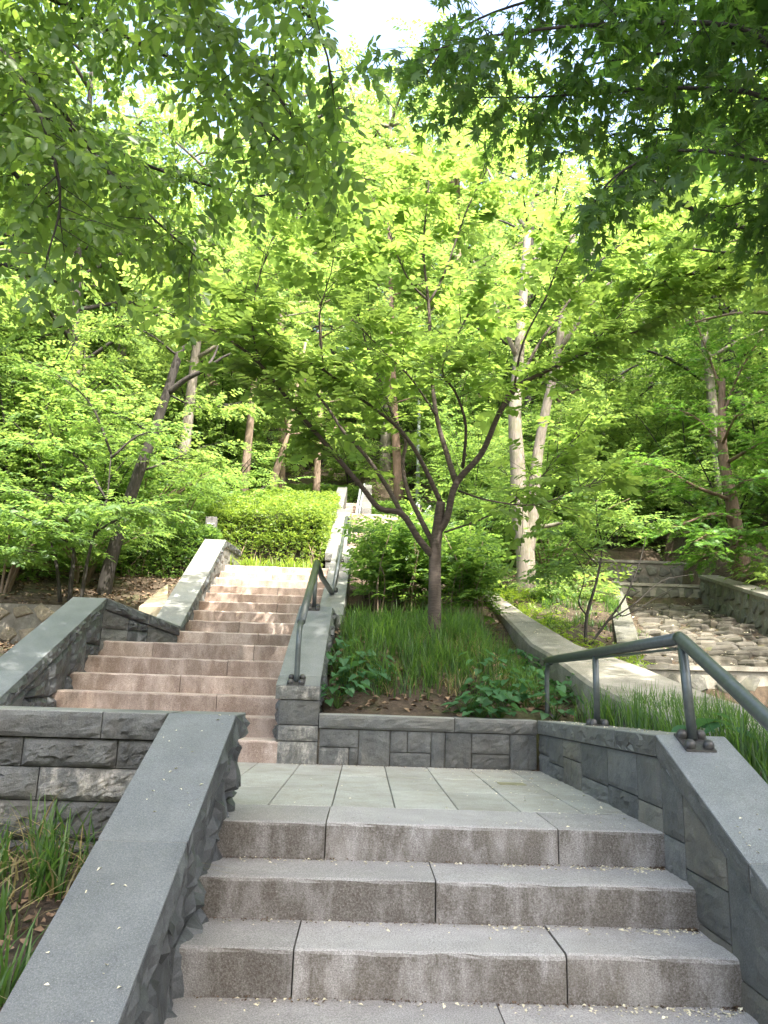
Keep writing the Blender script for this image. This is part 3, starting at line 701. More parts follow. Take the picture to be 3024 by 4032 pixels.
# upper run, drifting left as it climbs
A = np.array([-2.175, 5.302, 0]); Bp = np.array([-2.325, 8.55, 0]); dv = Bp - A; Lr2 = np.linalg.norm(dv); du = dv / Lr2; dn = np.array([du[1], -du[0], 0])
zq = lambda u: 1.21 + (2.855 - 1.21) * u / Lr2
coping_run(pl_, A, du, dn, [0, .75, 1.5, 2.2, 2.75, Lr2], zq, 0.11, 0.34, M['coping_old'], M['basalt_deep'], rng, 0.025)
layout_sloped(pl_, A - dn * 0.03, du, dn, 0, Lr2, lambda u: zq(u) - 0.55, lambda u: zq(u) - 0.115, 0.04, M['basalt'], rng, 0.26, 0.45, 0.22, 9, 7)
bb = Buf(); q0, q1 = A - dn * .06, Bp - dn * .06; q2, q3 = Bp - dn * .3, A - dn * .3
bb.hexa([q0 + ZH * .3, q1 + ZH * 1.5, q2 + ZH * 1.5, q3 + ZH * .3, q0 + ZH * (zq(0) - .115), q1 + ZH * (zq(Lr2) - .115), q2 + ZH * (zq(Lr2) - .115), q3 + ZH * (zq(0) - .115)]); bb.obj('upper_wall_core', M['basalt'], pl_)
# level return at the head
A = np.array([-2.325, 8.553, 0]); du = np.array([0.08, 1, 0]) / np.hypot(.08, 1); dn = np.array([du[1], -du[0], 0])
coping_run(pl_, A, du, dn, [0, 1.2], lambda u: 2.853, 0.10, 0.32, M['coping_old'], M['basalt_deep'], rng, 0.02)
layout_sloped(pl_, A - dn * .03, du, dn, 0, 1.2, 2.3, lambda u: 2.75, 0.02, M['basalt'], rng, 0.3, 0.5, 0.3, 7, 6)
bb = Buf(); bb.box((-2.60, 8.56, 1.8), (-2.40, 9.7, 2.75)); bb.obj('return_core', M['basalt'], pl_)
# tan stone slab leaning behind the parapet
sl = thing('tan_stone_slab', 'tan sloping stone kerb just behind the zigzag parapet', 'kerb', (-3.1, 6.4, 1.4))
P0, P1, P2, P3 = at(300, 1311, 6.0), at(362, 1311, 5.9), at(362, 1262, 7.4), at(346, 1272, 7.4)
bb = Buf(); dn_ = np.array([0, 0, -0.35]); bb.hexa([P0 + dn_, P1 + dn_, P2 + dn_, P3 + dn_, P0, P1, P2, P3]); bb.obj('slab', M['path_tan'], sl)

# --- third flight parapet
rng = np.random.default_rng(27)
p3 = thing('upper_sunlit_parapet', 'pale sunlit stone parapet beside the hedge at the bright pink steps', 'parapet', (-0.58, 11, 2.6))
z3 = lambda y: 2.87 + 0.42 * (y - 9.6)
us = [9.6, 10.3, 11.0, 11.7, 12.4, 13.1, 13.8]
coping_run(p3, (-0.41, 0, 0), Y1, X1, us, z3, 0.14, 0.35, M['coping_old'], M['basalt'], rng, 0.0)
stone(p3, (0, 9.615, 0), X1, -Y1, [(-0.75, 2.35), (-0.42, 2.35), (-0.42, 2.72), (-0.75, 2.72)], 0.02, M['basalt'], rng, 0.1, 8, 6)
stone(p3, (0, 9.592, 0), X1, -Y1, [(-0.76, 2.735), (-0.41, 2.735), (-0.41, 2.868), (-0.76, 2.868)], 0.016, M['basalt'], rng, 0.01, 8, 6)
layout_sloped(p3, (-0.425, 0, 0), Y1, X1, 9.62, 13.8, lambda u: z3(u) - .8, lambda y: z3(y) - 0.145, 0.015, M['basalt'], rng, 0.5, 0.8, 0.35, 5, 4)
bb = Buf(); bb.hexa([(-.74, 9.63, 1.5), (-.45, 9.63, 1.5), (-.45, 13.8, 3), (-.74, 13.8, 3), (-.74, 9.63, 2.73), (-.45, 9.63, 2.73), (-.45, 13.8, z3(13.8) - .145), (-.74, 13.8, z3(13.8) - .145)]); bb.obj('wall_core', M['basalt'], p3)
# parapets of the topmost flight
p4 = thing('topmost_near_parapet', 'small grey parapet on the near side of the topmost narrow steps', 'parapet', (-0.85, 17.5, 4.6))
z4 = lambda y: 5.0 + 0.42 * (y - 15.6)
coping_run(p4, (-0.72, 0, 0), Y1, X1, [15.6, 16.6, 17.6, 18.6, 19.6], z4, 0.5, 0.3, M['coping_old'], M['basalt'], rng)
p5 = thing('topmost_far_parapet', 'small grey parapet with handrail right of the topmost narrow steps', 'parapet', (0, 17.5, 4.6))
coping_run(p5, (-0.21, 0, 0), Y1, -X1, [15.6, 16.6, 17.6, 18.6, 19.6], lambda y: z4(y) + 0.1, 0.8, 0.26, M['basalt'], M['basalt'], rng)
p6 = thing('upper_right_parapet', 'grey parapet behind the cherry forks on the far side of the bright pink steps', 'parapet', (1.3, 12, 3))
z6 = lambda y: 2.95 + 0.42 * (min(y, 13.6) - 9.8)
coping_run(p6, (1.14, 0, 0), Y1, -X1, [9.8, 10.8, 11.8, 12.8, 13.6, 15.2], z6, 0.14, 0.36, M['coping_old'], M['basalt'], rng)
layout_sloped(p6, (1.16, 0, 0), Y1, -X1, 9.8, 15.2, lambda u: z6(u) - .8, lambda y: z6(y) - 0.145, 0.015, M['basalt'], rng, 0.5, 0.8, 0.35, 5, 4)

# ---------------------------------------------------------------- handrails
def bolt_mesh():
    V = []; n = 10; prof = [(0.026, 0.0), (0.026, 0.012), (0.023, 0.024), (0.015, 0.033), (0.005, 0.036)]
    for r, z in prof:
        for k in range(n): a = k * 2 * math.pi / n; V.append((r * math.cos(a), r * math.sin(a), z))
    F = [(i * n + j, i * n + (j + 1) % n, (i + 1) * n + (j + 1) % n, (i + 1) * n + j) for i in range(len(prof) - 1) for j in range(n)]
    F.append(tuple((len(prof) - 1) * n + j for j in range(n)))
    return pymesh('bolt', V, F, True)
BOLT = bolt_mesh(); BOLT.materials.append(M['bolt'])

def base_plate(parent, P, slope=0.0, s=0.075):
    bb = Buf(); x, y, z = P
    bb.hexa([(x - s, y - s, z - slope * s - .002), (x + s, y - s, z - slope * s - .002), (x + s, y + s, z + slope * s - .002), (x - s, y + s, z + slope * s - .002),
             (x - s, y - s, z - slope * s + .007), (x + s, y - s, z - slope * s + .007), (x + s, y + s, z + slope * s + .007), (x - s, y + s, z + slope * s + .007)])
    pl = bb.obj('base_plate', M['bolt'], parent, origin=P)
    for sx in (-1, 1):
        for sy in (-1, 1):
            bo = link('bolt', BOLT, None, pl, (sx * s * 0.62, sy * s * 0.62, 0.006 + slope * sy * s * 0.62)); bo.rotation_euler = (math.atan(slope), 0, 0)

def rail_piece(parent, name, pts, r, n=12):
    bb = Buf(); bb.tube(pts, r, n); return bb.obj(name, M['rail'], parent, True)

hr = thing('right_handrail', 'thick grey-green tube handrail bolted on the side wall beside the landing', 'handrail', (1.55, 1.4, 0.43))
XR_ = 1.565
rail_piece(hr, 'rail', [(XR_, 2.83, 0.872), (XR_, 2.0, 0.879), (XR_, 1.0, 0.888), (XR_, 0.03, 0.897)], 0.0315, 16)
rail_piece(hr, 'sloping_rail', [(XR_, 0.045, 0.902), (XR_, 0.01, 0.890), (XR_, -0.4, 0.890 - SL * .4), (XR_, -1.4, 0.890 - SL * 1.4), (XR_, -2.6, 0.890 - SL * 2.6)], 0.0325, 16)
bb = Buf(); bb.box((XR_ - .012, 0.06, 0.842), (XR_ + .012, 2.78, 0.853)); bb.obj('flat_bar', M['rail'], hr)
rail_piece(hr, 'post', smooth_path([(XR_, 2.86, 0.40), (XR_, 2.86, 0.62), (XR_, 2.85, 0.76), (XR_, 2.80, 0.835), (XR_, 2.70, 0.85)], 4), 0.0205)
rail_piece(hr, 'post', [(XR_, 1.45, 0.41), (XR_, 1.45, 0.65), (XR_, 1.45, 0.86)], 0.0215)
rail_piece(hr, 'post', [(XR_, -0.05, 0.42), (XR_, -0.02, 0.65), (XR_, 0.01, 0.875)], 0.0235)
rail_piece(hr, 'post', [(XR_, -1.75, 0.435 - SL * 1.75), (XR_, -1.75, 0.0), (XR_, -1.75, 0.89 - SL * 1.75)], 0.0235)
base_plate(hr, (XR_, 2.86, 0.386), 0.0, 0.062); base_plate(hr, (XR_, 1.45, 0.407), 0.0, 0.062); base_plate(hr, (XR_, -0.075, 0.405), SL, 0.07); base_plate(hr, (XR_, -1.75, 0.437 - SL * 1.75), SL, 0.07)

hl = thing('middle_handrail', 'bent dark tube handrail bolted on the pier-ended parapet, peaked above the half landing', 'handrail', (-0.55, 2.7, 0.65))
XL_ = -0.545
rail_piece(hl, 'rail', [(XL_, 2.76, 1.13), (XL_, 3.5, 1.475), (XL_, 4.38, 1.885)], 0.036, 14)
q = at(719, 1284, 6.3)
rail_piece(hl, 'level_rail', [(XL_, 4.37, 1.888), (XL_ + .02, 5.0, 1.82), tuple(q)], 0.032, 12)
rail_piece(hl, 'post', smooth_path([(XL_, 2.60, 0.63), (XL_, 2.60, 0.82), (XL_, 2.605, 0.96), (XL_, 2.66, 1.07), (XL_, 2.80, 1.145)], 4), 0.0225)
rail_piece(hl, 'post', [(XL_, 4.27, 1.39), (XL_, 4.27, 1.6), (XL_, 4.29, 1.85)], 0.0225)
base_plate(hl, (XL_, 2.60, 0.631), S2, 0.072); base_plate(hl, (XL_, 4.225, 1.377), S2, 0.065)

hu = thing('upper_handrail', 'tall slim tube handrail climbing from the bent handrail towards the bright pink steps', 'handrail', (-0.45, 6.3, 1.7))
e_ = at(749, 1117, 9.9)
rail_piece(hu, 'rail', [tuple(q), tuple(q * .5 + e_ * .5), tuple(e_)], 0.031, 12)
rail_piece(hu, 'end_bend', smooth_path([tuple(e_), tuple(at(753, 1124, 10.0)), tuple(at(755, 1140, 10.0)), tuple(at(754, 1175, 10.0))], 4), 0.030)
rail_piece(hu, 'post', [(q[0], 6.3, zu(6.3) - .02), (q[0], 6.3, (zu(6.3) + q[2]) / 2), (q[0], 6.3, q[2])], 0.021)
m_ = q * .55 + e_ * .45
rail_piece(hu, 'post', [(m_[0], m_[1], zu(m_[1]) - .02), (m_[0], m_[1], (zu(m_[1]) + m_[2]) / 2), tuple(m_)], 0.021)
base_plate(hu, (q[0], 6.3, zu(6.3)), .4, .06); base_plate(hu, (m_[0], m_[1], zu(m_[1])), .4, .06)

def small_rail(name, label, P, posts):
    h = thing(name, label, 'handrail', tuple(P[0]))
    bb = Buf(); bb.tube(P, 0.032, 8); bb.obj('rail', M['lamp_metal'], h, True)
    for a, z0 in posts:
        bb = Buf(); bb.tube([(a[0], a[1], z0), (a[0], a[1], (z0 + a[2]) / 2), tuple(a)], 0.024, 8); bb.obj('post', M['lamp_metal'], h, True)
a0, a1 = at(770, 1108, 16.0), at(779, 1052, 18.6)
small_rail('topmost_handrail', 'pale handrail on the near side of the topmost narrow steps', [a0, (a0 + a1) / 2, a1], [(a0, 4.6), ((a0 + a1) / 2, 5.0), (a1, 5.6)])
a0, a1 = at(777, 1106, 16.0), at(787, 1046, 18.6)
small_rail('topmost_outer_handrail', 'pale handrail on the outer side of the topmost narrow steps', [a0, (a0 + a1) / 2, a1], [(a0, 4.6), (a1, 5.6)])
a0, a1, a2 = at(884, 1120, 13.0), at(905, 1082, 14.2), at(916, 1120, 16.2)
small_rail('upper_right_handrail', 'pale peaked handrail behind the cherry forks, first of two', [a0, a1, a2], [(a1, z6(14.2)), (a2, 4.4)])
a0, a1, a2 = at(905, 1125, 13.6), at(929, 1094, 14.6), at(940, 1125, 16.2)
small_rail('upper_outer_handrail', 'pale peaked handrail behind the cherry forks, farther right of two', [a0, a1, a2], [(a1, z6(14.2)), (a2, 4.4)])

# ---------------------------------------------------------------- concrete curb and stone-lined channel
cb = thing('curved_concrete_curb', 'broad weathered concrete curb curving uphill beside the planter', 'curb', (2.1, 5, 1.0))
yy = np.linspace(0.6, 9.2, 40); V = []; F = []
for y in yy:
    x0, x1, z = float(curb_x0(y)), float(curb_x1(y)), float(curb_z(y))
    w = 0.006 * math.sin(9 * y)
    V += [(x0 + w, y, z - 0.9), (x0, y, z - 0.03), (x0 + .025, y, z), ((x0 + x1) / 2, y, z + 0.012), (x1 - .02, y, z + 0.004), (x1, y, z - .03), (x1, y, z - 0.9)]
for i in range(len(yy) - 1):
    for k in range(6): F.append((i * 7 + k, i * 7 + k + 1, (i + 1) * 7 + k + 1, (i + 1) * 7 + k))
F = [f[::-1] for f in F]; F.append(tuple(range(7))); F.append(tuple((len(yy) - 1) * 7 + k for k in range(6, -1, -1)))
link('curb', pymesh('curb', np.array(V) - np.array(cb.location), F), M['concrete'], cb)

def pebble_variants(n, flat, rng, sides=7, name='stone'):
    """irregular rounded polygonal stones about 1 unit across, face towards +z"""
    out = []
    for k in range(n):
        ang = np.sort(rng.uniform(0, 2 * np.pi, sides) * 0.25 + np.arange(sides) * 2 * np.pi / sides)
        r = 0.5 * rng.uniform(0.82, 1.12, sides)
        V = []
        for s, z in ((0.98, -0.30), (1.0, 0.0), (0.86, flat * 0.75), (0.45, flat)):
            for a, q_ in zip(ang, r): V.append((q_ * s * math.cos(a), q_ * s * math.sin(a), z + rng.normal(0, flat * 0.13) * (z > 0)))
        V.append((0, 0, flat * rng.uniform(0.8, 1.1)))
        F = [(i * sides + j, i * sides + (j + 1) % sides, (i + 1) * sides + (j + 1) % sides, (i + 1) * sides + j) for i in range(3) for j in range(sides)]
        F += [(3 * sides + j, 3 * sides + (j + 1) % sides, 4 * sides) for j in range(sides)]
        out.append(pymesh(name, V, F))
    return out
rng = np.random.default_rng(31)
PEB = pebble_variants(8, 0.13, rng, 6); PEB_R = []; PEB_B = []; PEB_T = []
for me in PEB:
    for lst, mt in ((PEB_R, 'rubble'), (PEB_B, 'bed'), (PEB_T, 'rubble_tan')):
        c = me.copy(); c.materials.append(M[mt]); lst.append(c)

def rubble_face(parent, A, Bp, z0f, z1f, size, meshes, rng, lean=0.12, diag=False, relief=1.0):
    """stones set in mortar on a wall face from A to B (plan points), between heights z0f(t), z1f(t)"""
    A = np.asarray(A, float); Bp = np.asarray(Bp, float); dv = Bp - A; Ln = np.linalg.norm(dv); du = dv / Ln
    nrm = np.array([du[1], -du[0]])
    rows = int(max(1, round((z1f(0.5) - z0f(0.5)) / (size * 0.86))))
    for j in range(rows):
        n = int(round(Ln / size))
        for i in range(n + 1):
            t = (i + 0.5 * (j % 2) + rng.uniform(-.1, .1)) / n
            if t < 0.02 or t > 0.98: continue
            z = z0f(t) + (z1f(t) - z0f(t)) * (j + 0.5 + rng.uniform(-.08, .08)) / rows
            p = A + dv * t
            Xc = np.array([du[0], du[1], 0.0]); Nc = np.array([nrm[0], nrm[1], lean]); Nc /= np.linalg.norm(Nc); Yc = np.cross(Nc, Xc)
            th = math.pi / 4 if diag else rng.uniform(-.5, .5)
            Xr = Xc * math.cos(th) + Yc * math.sin(th); Yr = -Xc * math.sin(th) + Yc * math.cos(th)
            s = size * rng.uniform(0.94, 1.08)
            o = link('stone', meshes[int(rng.integers(len(meshes)))], None, parent)
            mw = np.eye(4); mw[:3, 0] = Xr * s * rng.uniform(.9, 1.12); mw[:3, 1] = Yr * s * (.82 if not diag else 1.0) * rng.uniform(.85, 1.05); mw[:3, 2] = Nc * s * relief; mw[:3, 3] = [p[0], p[1], z]
            mw[:3, 3] -= np.array(parent.location)
            o.matrix_basis = Matrix(mw.tolist())

def slab_wall(parent, A, Bp, z0f, z1f, thick, mat, name='mortar_bed', cap=None):
    A = np.asarray(A, float); Bp = np.asarray(Bp, float); dv = Bp - A; Ln = np.linalg.norm(dv); du = dv / Ln; n = np.array([du[1], -du[0]])
    bb = Buf(); K = 6
    for k in range(K):
        t0, t1 = k / K, (k + 1) / K
        p, q_ = A + dv * t0, A + dv * t1; pb, qb = p - n * thick, q_ - n * thick
        bb.hexa([(*p, z0f(t0) - .5), (*q_, z0f(t1) - .5), (*qb, z0f(t1) - .5), (*pb, z0f(t0) - .5), (*p, z1f(t0)), (*q_, z1f(t1)), (*qb, z1f(t1)), (*pb, z1f(t0))])
    bb.obj(name, mat, parent)
    if cap:
        bb = Buf()
        for k in range(K):
            t0, t1 = k / K, (k + 1) / K
            p, q_ = A + dv * t0 + n * .03, A + dv * t1 + n * .03; pb, qb = p - n * (thick + .04), q_ - n * (thick + .04)
            bb.hexa([(*p, z1f(t0) + .003), (*q_, z1f(t1) + .003), (*qb, z1f(t1) + .003), (*pb, z1f(t0) + .003), (*p, z1f(t0) + .06), (*q_, z1f(t1) + .06), (*qb, z1f(t1) + .06), (*pb, z1f(t0) + .06)])
        bb.obj('cap', M[cap], parent)

w1 = thing('near_rubble_weir', 'low rubble-stone weir with pale mortar across the channel behind the right handrail', 'weir', (4.5, 5.5, 0.5))
c0, c1 = (2.55, 5.42), (6.1, 5.50)
slab_wall(w1, c0, c1, lambda t: 0.45, lambda t: 0.885 + .04 * t, 0.3, M['rubble_mortar'], cap='rubble_mortar')
rubble_face(w1, c0, c1, lambda t: 0.42, lambda t: 0.88, 0.31, PEB_R, rng, 0.1, False, 0.45)
w2 = thing('far_rubble_weir', 'sunlit rubble weir with pale mortar joints at the head of the stone channel', 'weir', (5.8, 11, 2.3))
c0, c1 = (4.75, 11.0), (6.75, 11.0)
slab_wall(w2, c0, c1, lambda t: 2.25, lambda t: 2.66, 0.4, M['rubble_mortar'], cap='rubble_mortar')
rubble_face(w2, c0, c1, lambda t: 2.30, lambda t: 2.66, 0.27, PEB_R, rng, 0.15, True, 0.5)
w3 = thing('rear_channel_wall', 'shaded grey masonry wall closing the channel above the far weir', 'wall', (5.8, 13, 2.8))
c0, c1 = (4.6, 13.0), (7.2, 13.0)
slab_wall(w3, c0, c1, lambda t: 2.7, lambda t: 3.45, 0.4, M['mortar'], cap='concrete')
rubble_face(w3, c0, c1, lambda t: 2.72, lambda t: 3.42, 0.3, PEB_R, rng, 0.1, True, 0.6)
w4 = thing('right_channel_wall', 'grey diagonal masonry wall along the far side of the channel with concrete cap', 'wall', (6.3, 8, 1.5))
c0, c1 = (6.56, 11.0), (5.95, 4.6)
zb4 = lambda t: float(np.interp(t, [0, 1], [2.31, 0.7])); zt4 = lambda t: float(np.interp(t, [0, .45, 1], [2.86, 2.14, 1.35]))
slab_wall(w4, c0, c1, zb4, zt4, 0.35, M['mortar'], cap='concrete')
rubble_face(w4, c0, c1, zb4, zt4, 0.29, PEB_R, rng, 0.1, True, 0.6)
w5 = thing('left_channel_wall', 'low mossy stone edging between the channel bed and the grassy bank', 'wall', (4.2, 8, 1.4))
c0, c1 = (3.35, 5.6), (4.95, 11.0)
zb5 = lambda t: float(np.interp(t, [0, 1], [0.85, 2.3])); zt5 = lambda t: float(np.interp(t, [0, .3, 1], [1.22, 1.72, 2.75]))
slab_wall(w5, c0, c1, zb5, zt5, 0.25, M['rubble'], 'edging_bed')
rubble_face(w5, c0, c1, zb5, zt5, 0.28, PEB_R, rng, 0.05, False, 0.7)
chan = bpy.data.objects.new('channel_bed', None); COL.objects.link(chan); chan.location = (5, 8, 1.5)
tag(chan, 'stone-paved bed of the dry channel', kind='structure')
V = []; F = []; yb = np.concatenate([np.linspace(0, 5.38, 20), np.linspace(5.52, 11, 24)])
for y in yb:
    for t in np.linspace(0, 1, 9):
        x = float(chan_l(y) + .02 + (chan_r(y) - chan_l(y) - .04) * t); V.append((x, y, float(bed_z(y)) + 0.01 * math.sin(5 * x + 3 * y)))
for i in range(len(yb) - 1):
    if i == 19: continue
    for k in range(8): F.append((i * 9 + k, i * 9 + k + 1, (i + 1) * 9 + k + 1, (i + 1) * 9 + k))
link('bed_mortar', pymesh('bed_mortar', np.array(V) - np.array(chan.location), F), M['soil'], chan)
y = 2.2
while y < 10.9:
    if abs(y - 5.45) < 0.2: y += 0.3; continue
    xl, xr = float(chan_l(y)) + .1, float(chan_r(y)) - .1
    x = xl + rng.uniform(0, .2)
    sl_ = float((bed_z(y + .05) - bed_z(y - .05)) / .1)
    while x < xr:
        if y < 5.3 and x > 5.2: break
        s = rng.uniform(0.2, 0.46)
        o = link('stone', PEB_B[int(rng.integers(8))], None, chan, (x - 5, y + rng.uniform(-.05, .05) - 8, float(bed_z(y)) + rng.uniform(.0, .03) - 1.5))
        o.rotation_euler = (math.atan(sl_) * 0.45 + rng.normal(0, .06), rng.normal(0, .06), rng.uniform(0, 6.28)); o.scale = (s * 1.15, s * .95, s * .9)
        x += s * 1.02
    y += 0.29

w6 = thing('tan_masonry_wall', 'sunlit tan rubble retaining wall at the left picture edge below the leaf litter', 'wall', (-4.6, 7, 0.8))
c0, c1 = (-7.5, 7.2), (-3.95, 7.1)
slab_wall(w6, c0, c1, lambda t: 0.7, lambda t: 1.60 - .02 * t, 0.3, M['mortar'])
rubble_face(w6, c0, c1, lambda t: 0.72, lambda t: 1.60, 0.30, PEB_T, rng, 0.15, False, 0.6)

# ---------------------------------------------------------------- sign block and lamp post
sp = at(455, 1128, 9.3)
sg = thing('stone_sign_block', 'small grey stone sign block standing in the hedge behind the zigzag parapet', 'sign', (sp[0], sp[1], 2.4))
prism(sg, (sp[0], sp[1], 0), X1, -Y1, [(-.095, sp[2] - .14), (.095, sp[2] - .14), (.095, sp[2] + .10), (-.095, sp[2] + .10)], 0.12, M['sign'], 'block', 0.008)
bb = Buf(); bb.box((sp[0] - .05, sp[1] + .02, 2.3), (sp[0] + .05, sp[1] + .1, sp[2] - .13)); bb.obj('foot', M['sign'], sg)
bb = Buf()
for dx, w_, dz in ((-.055, .012, .0), (-.02, .03, .0), (.03, .02, -.005), (.06, .008, .004)): bb.box((sp[0] + dx - w_ / 2, sp[1] - .003, sp[2] - .03 + dz), (sp[0] + dx + w_ / 2, sp[1] - .0005, sp[2] - .012 + dz))
bb.obj('lettering', M['sign_mark'], sg)
lp_ = at(902, 1060, 20.0)
lm = thing('street_lamp', 'slim grey lamp post with pale slanted head among the trees above the stairs', 'lamp', (lp_[0], lp_[1], gz(lp_[0], 20)))
lt = at(903, 838, 20.0)
bb = Buf(); bb.tube([(lp_[0], 20, lp_[2] - 1.5), (lp_[0], 20, (lp_[2] + lt[2]) / 2), (lp_[0], 20, lt[2])], [.07, .06, .05], 10); bb.obj('pole', M['lamp_metal'], lm, True)
bb = Buf(); bb.tube([tuple(at(908, 795, 20)), tuple(at(922, 840, 20)), tuple(at(934, 885, 20))], 0.075, 10); bb.obj('slanted_arm', M['lamp_white'], lm, True)
bb = Buf(); c = at(896, 852, 20); bb.tube([c + np.array([-.22, 0, 0]), c + np.array([-.1, 0, .06]), c + np.array([.1, 0, .06]), c + np.array([.2, 0, 0])], [.05, .16, .16, .06], 12); bb.obj('lamp_head', M['lamp_white'], lm, True)

# ---------------------------------------------------------------- foliage kit
def leaf_ovate(w=0.52, fold=0.06, droop=0.10):
    V = np.array([(0, 0, 0), (0.28, w * 0.46, fold), (0.66, w * 0.40, fold * 0.7 - droop * .4), (1, 0, -droop), (0.66, -w * 0.40, fold * 0.7 - droop * .4), (0.28, -w * 0.46, fold), (0.5, 0, -fold * 0.5 - droop * .2)])
    F = np.array([(0, 6, 1), (1, 6, 2), (2, 6, 3), (3, 6, 4), (4, 6, 5), (5, 6, 0)]); return V, F
def leaf_rhomb(w=0.5, fold=0.05, droop=0.08):
    return np.array([(0, 0, 0), (0.45, w * .5, fold), (1, 0, -droop), (0.45, -w * .5, fold)]), np.array([(0, 2, 1), (0, 3, 2)])
def leaf_maple():
    tips = [(-100, .34), (-68, .62), (-33, .86), (0, 1.0), (33, .86), (68, .62), (100, .34)]
    V = [(0.0, 0, 0)]
    for i, (a, r) in enumerate(tips):
        ar = math.radians(a); V.append((0.12 + r * math.cos(ar) * .9, r * math.sin(ar) * .9, -0.10 * r))
        if i < len(tips) - 1:
            b = math.radians((a + tips[i + 1][0]) / 2); V.append((0.12 + .30 * math.cos(b), .30 * math.sin(b), 0.015))
    F = [(0, i, i + 1) for i in range(1, len(V) - 1)]
    return np.array(V), np.array(F)
def leaf_heart():
    V = [(0.05, 0, -.02)]; out = [(0, 0), (-.12, .16), (-.08, .34), (.12, .44), (.38, .38), (.68, .2), (1, 0), (.68, -.2), (.38, -.38), (.12, -.44), (-.08, -.34), (-.12, -.16)]
    for x, y in out: V.append((x, y, 0.05 * abs(y) * 2 - 0.12 * max(x, 0) ** 2))
    V[0] = (.25, 0, -.02)
    F = [(0, i, i % 12 + 1) for i in range(1, 13)]
    return np.array(V), np.array(F)

def rot_zyx(yaw, pitch, roll):
    cy_, sy_ = np.cos(yaw), np.sin(yaw); cp, sp_ = np.cos(pitch), np.sin(pitch); cr, sr = np.cos(roll), np.sin(roll)
    R = np.empty(np.shape(yaw) + (3, 3))
    R[..., 0, 0] = cy_ * cp; R[..., 0, 1] = cy_ * sp_ * sr - sy_ * cr; R[..., 0, 2] = cy_ * sp_ * cr + sy_ * sr
    R[..., 1, 0] = sy_ * cp; R[..., 1, 1] = sy_ * sp_ * sr + cy_ * cr; R[..., 1, 2] = sy_ * sp_ * cr - cy_ * sr
    R[..., 2, 0] = -sp_; R[..., 2, 1] = cp * sr; R[..., 2, 2] = cp * cr
    return R

def place(T, P, yaw, pitch, roll, s):
    """copies of template T=(V,F) at P"""
    V, F = T; n = len(P)
    R = rot_zyx(np.asarray(yaw, float), np.asarray(pitch, float), np.asarray(roll, float))
    W = np.einsum('nij,vj->nvi', R, V) * np.asarray(s, float)[:, None, None] + np.asarray(P)[:, None, :]
    FF = F[None] + (np.arange(n) * len(V))[:, None, None]
    return W.reshape(-1, 3), FF.reshape(-1, F.shape[1])

def merge(parts):
    Vs, Fs, n = [], [], 0
    for V, F in parts:
        if len(V) == 0: continue
        Vs.append(V); Fs.append(F + n); n += len(V)
    return np.concatenate(Vs), np.concatenate(Fs)

def spray(leaf, n, length, size, rng, droop=0.25, spread=(35, 75), flat=0.22):
    """flat twig of alternate leaves along +x"""
    t = (np.arange(n) + 0.7) / n; side = np.where(np.arange(n) % 2 == 0, 1, -1)
    P = np.stack([t * length, np.zeros(n), -droop * length * t ** 2 * .5], 1)
    yaw = side * np.radians(rng.uniform(*spread, n)) * (1 - 0.75 * (t > 0.95))
    return place(leaf, P, yaw, rng.uniform(0.0, 0.55, n) * (0.4 + droop), rng.normal(0, flat, n) + side * 0.1, size * rng.uniform(0.72, 1.15, n) * (0.8 + 0.3 * np.sin(np.pi * t)))

def scatter(templates, P, yaw, pitch, roll, s, rng):
    k = rng.integers(len(templates), size=len(P)); out = []
    for i, T in enumerate(templates):
        m = k == i
        if m.any(): out.append(place(T, P[m], yaw[m], pitch[m], roll[m], s[m]))
    return merge(out)

def tubes(paths, n=5):
    """many thin tubes in one quad mesh (V,F)"""
    out = []
    for pts, r in paths:
        V, F = tube_geo(pts, r, n, False); out.append((V, np.array(F)))
    return merge(out)

def grow(limbs, rng, step=0.1, f0=0.35, length=(0.35, 0.8), up=0.15, flat=0.45, per=3, r0=0.006, wander=0.25, ext=1.0):
    """children off limbs; returns twig tubes and spray seats (P, yaw, pitch)"""
    tw, P, YW, PT = [], [], [], []
    for pts, r in limbs:
        pts = np.asarray(pts); seg = np.linalg.norm(np.diff(pts, axis=0), axis=1); cum = np.concatenate([[0], np.cumsum(seg)]); Ln = cum[-1]
        s = Ln * f0
        while s < Ln * ext:
            i = min(np.searchsorted(cum, s) - 1, len(pts) - 2); i = max(i, 0)
            tt = (s - cum[i]) / max(seg[i], 1e-6); p = pts[i] * (1 - tt) + pts[i + 1] * tt
            T = (pts[i + 1] - pts[i]) / max(seg[i], 1e-6)
            d = T * rng.uniform(0.2, 0.9) + rng.normal(0, 0.75, 3) * np.array([1, 1, flat]) + np.array([0, 0, up]); d /= np.linalg.norm(d) + 1e-9
            l = rng.uniform(*length) * (1.0 - 0.35 * s / Ln)
            q1 = p + d * l * .5 + rng.normal(0, wander * .08 * l, 3); q2 = p + d * l + rng.normal(0, wander * .2 * l, 3) + np.array([0, 0, up * .1])
            tw.append((np.array([p, q1, q2]), np.array([r0, r0 * .65, r0 * .25])))
            yw = math.atan2(d[1], d[0])
            for k in range(per):
                u = (k + 0.6 + rng.uniform(-.2, .2)) / per
                P.append(p + (q2 - p) * u); YW.append(yw + rng.choice([-1, 1]) * rng.uniform(0.2, 1.0) * (u < .9)); PT.append(-math.asin(np.clip(d[2], -1, 1)) * .4 + rng.normal(0, .18))
            s += step * rng.uniform(.6, 1.5)
    return tw, np.array(P), np.array(YW), np.array(PT)

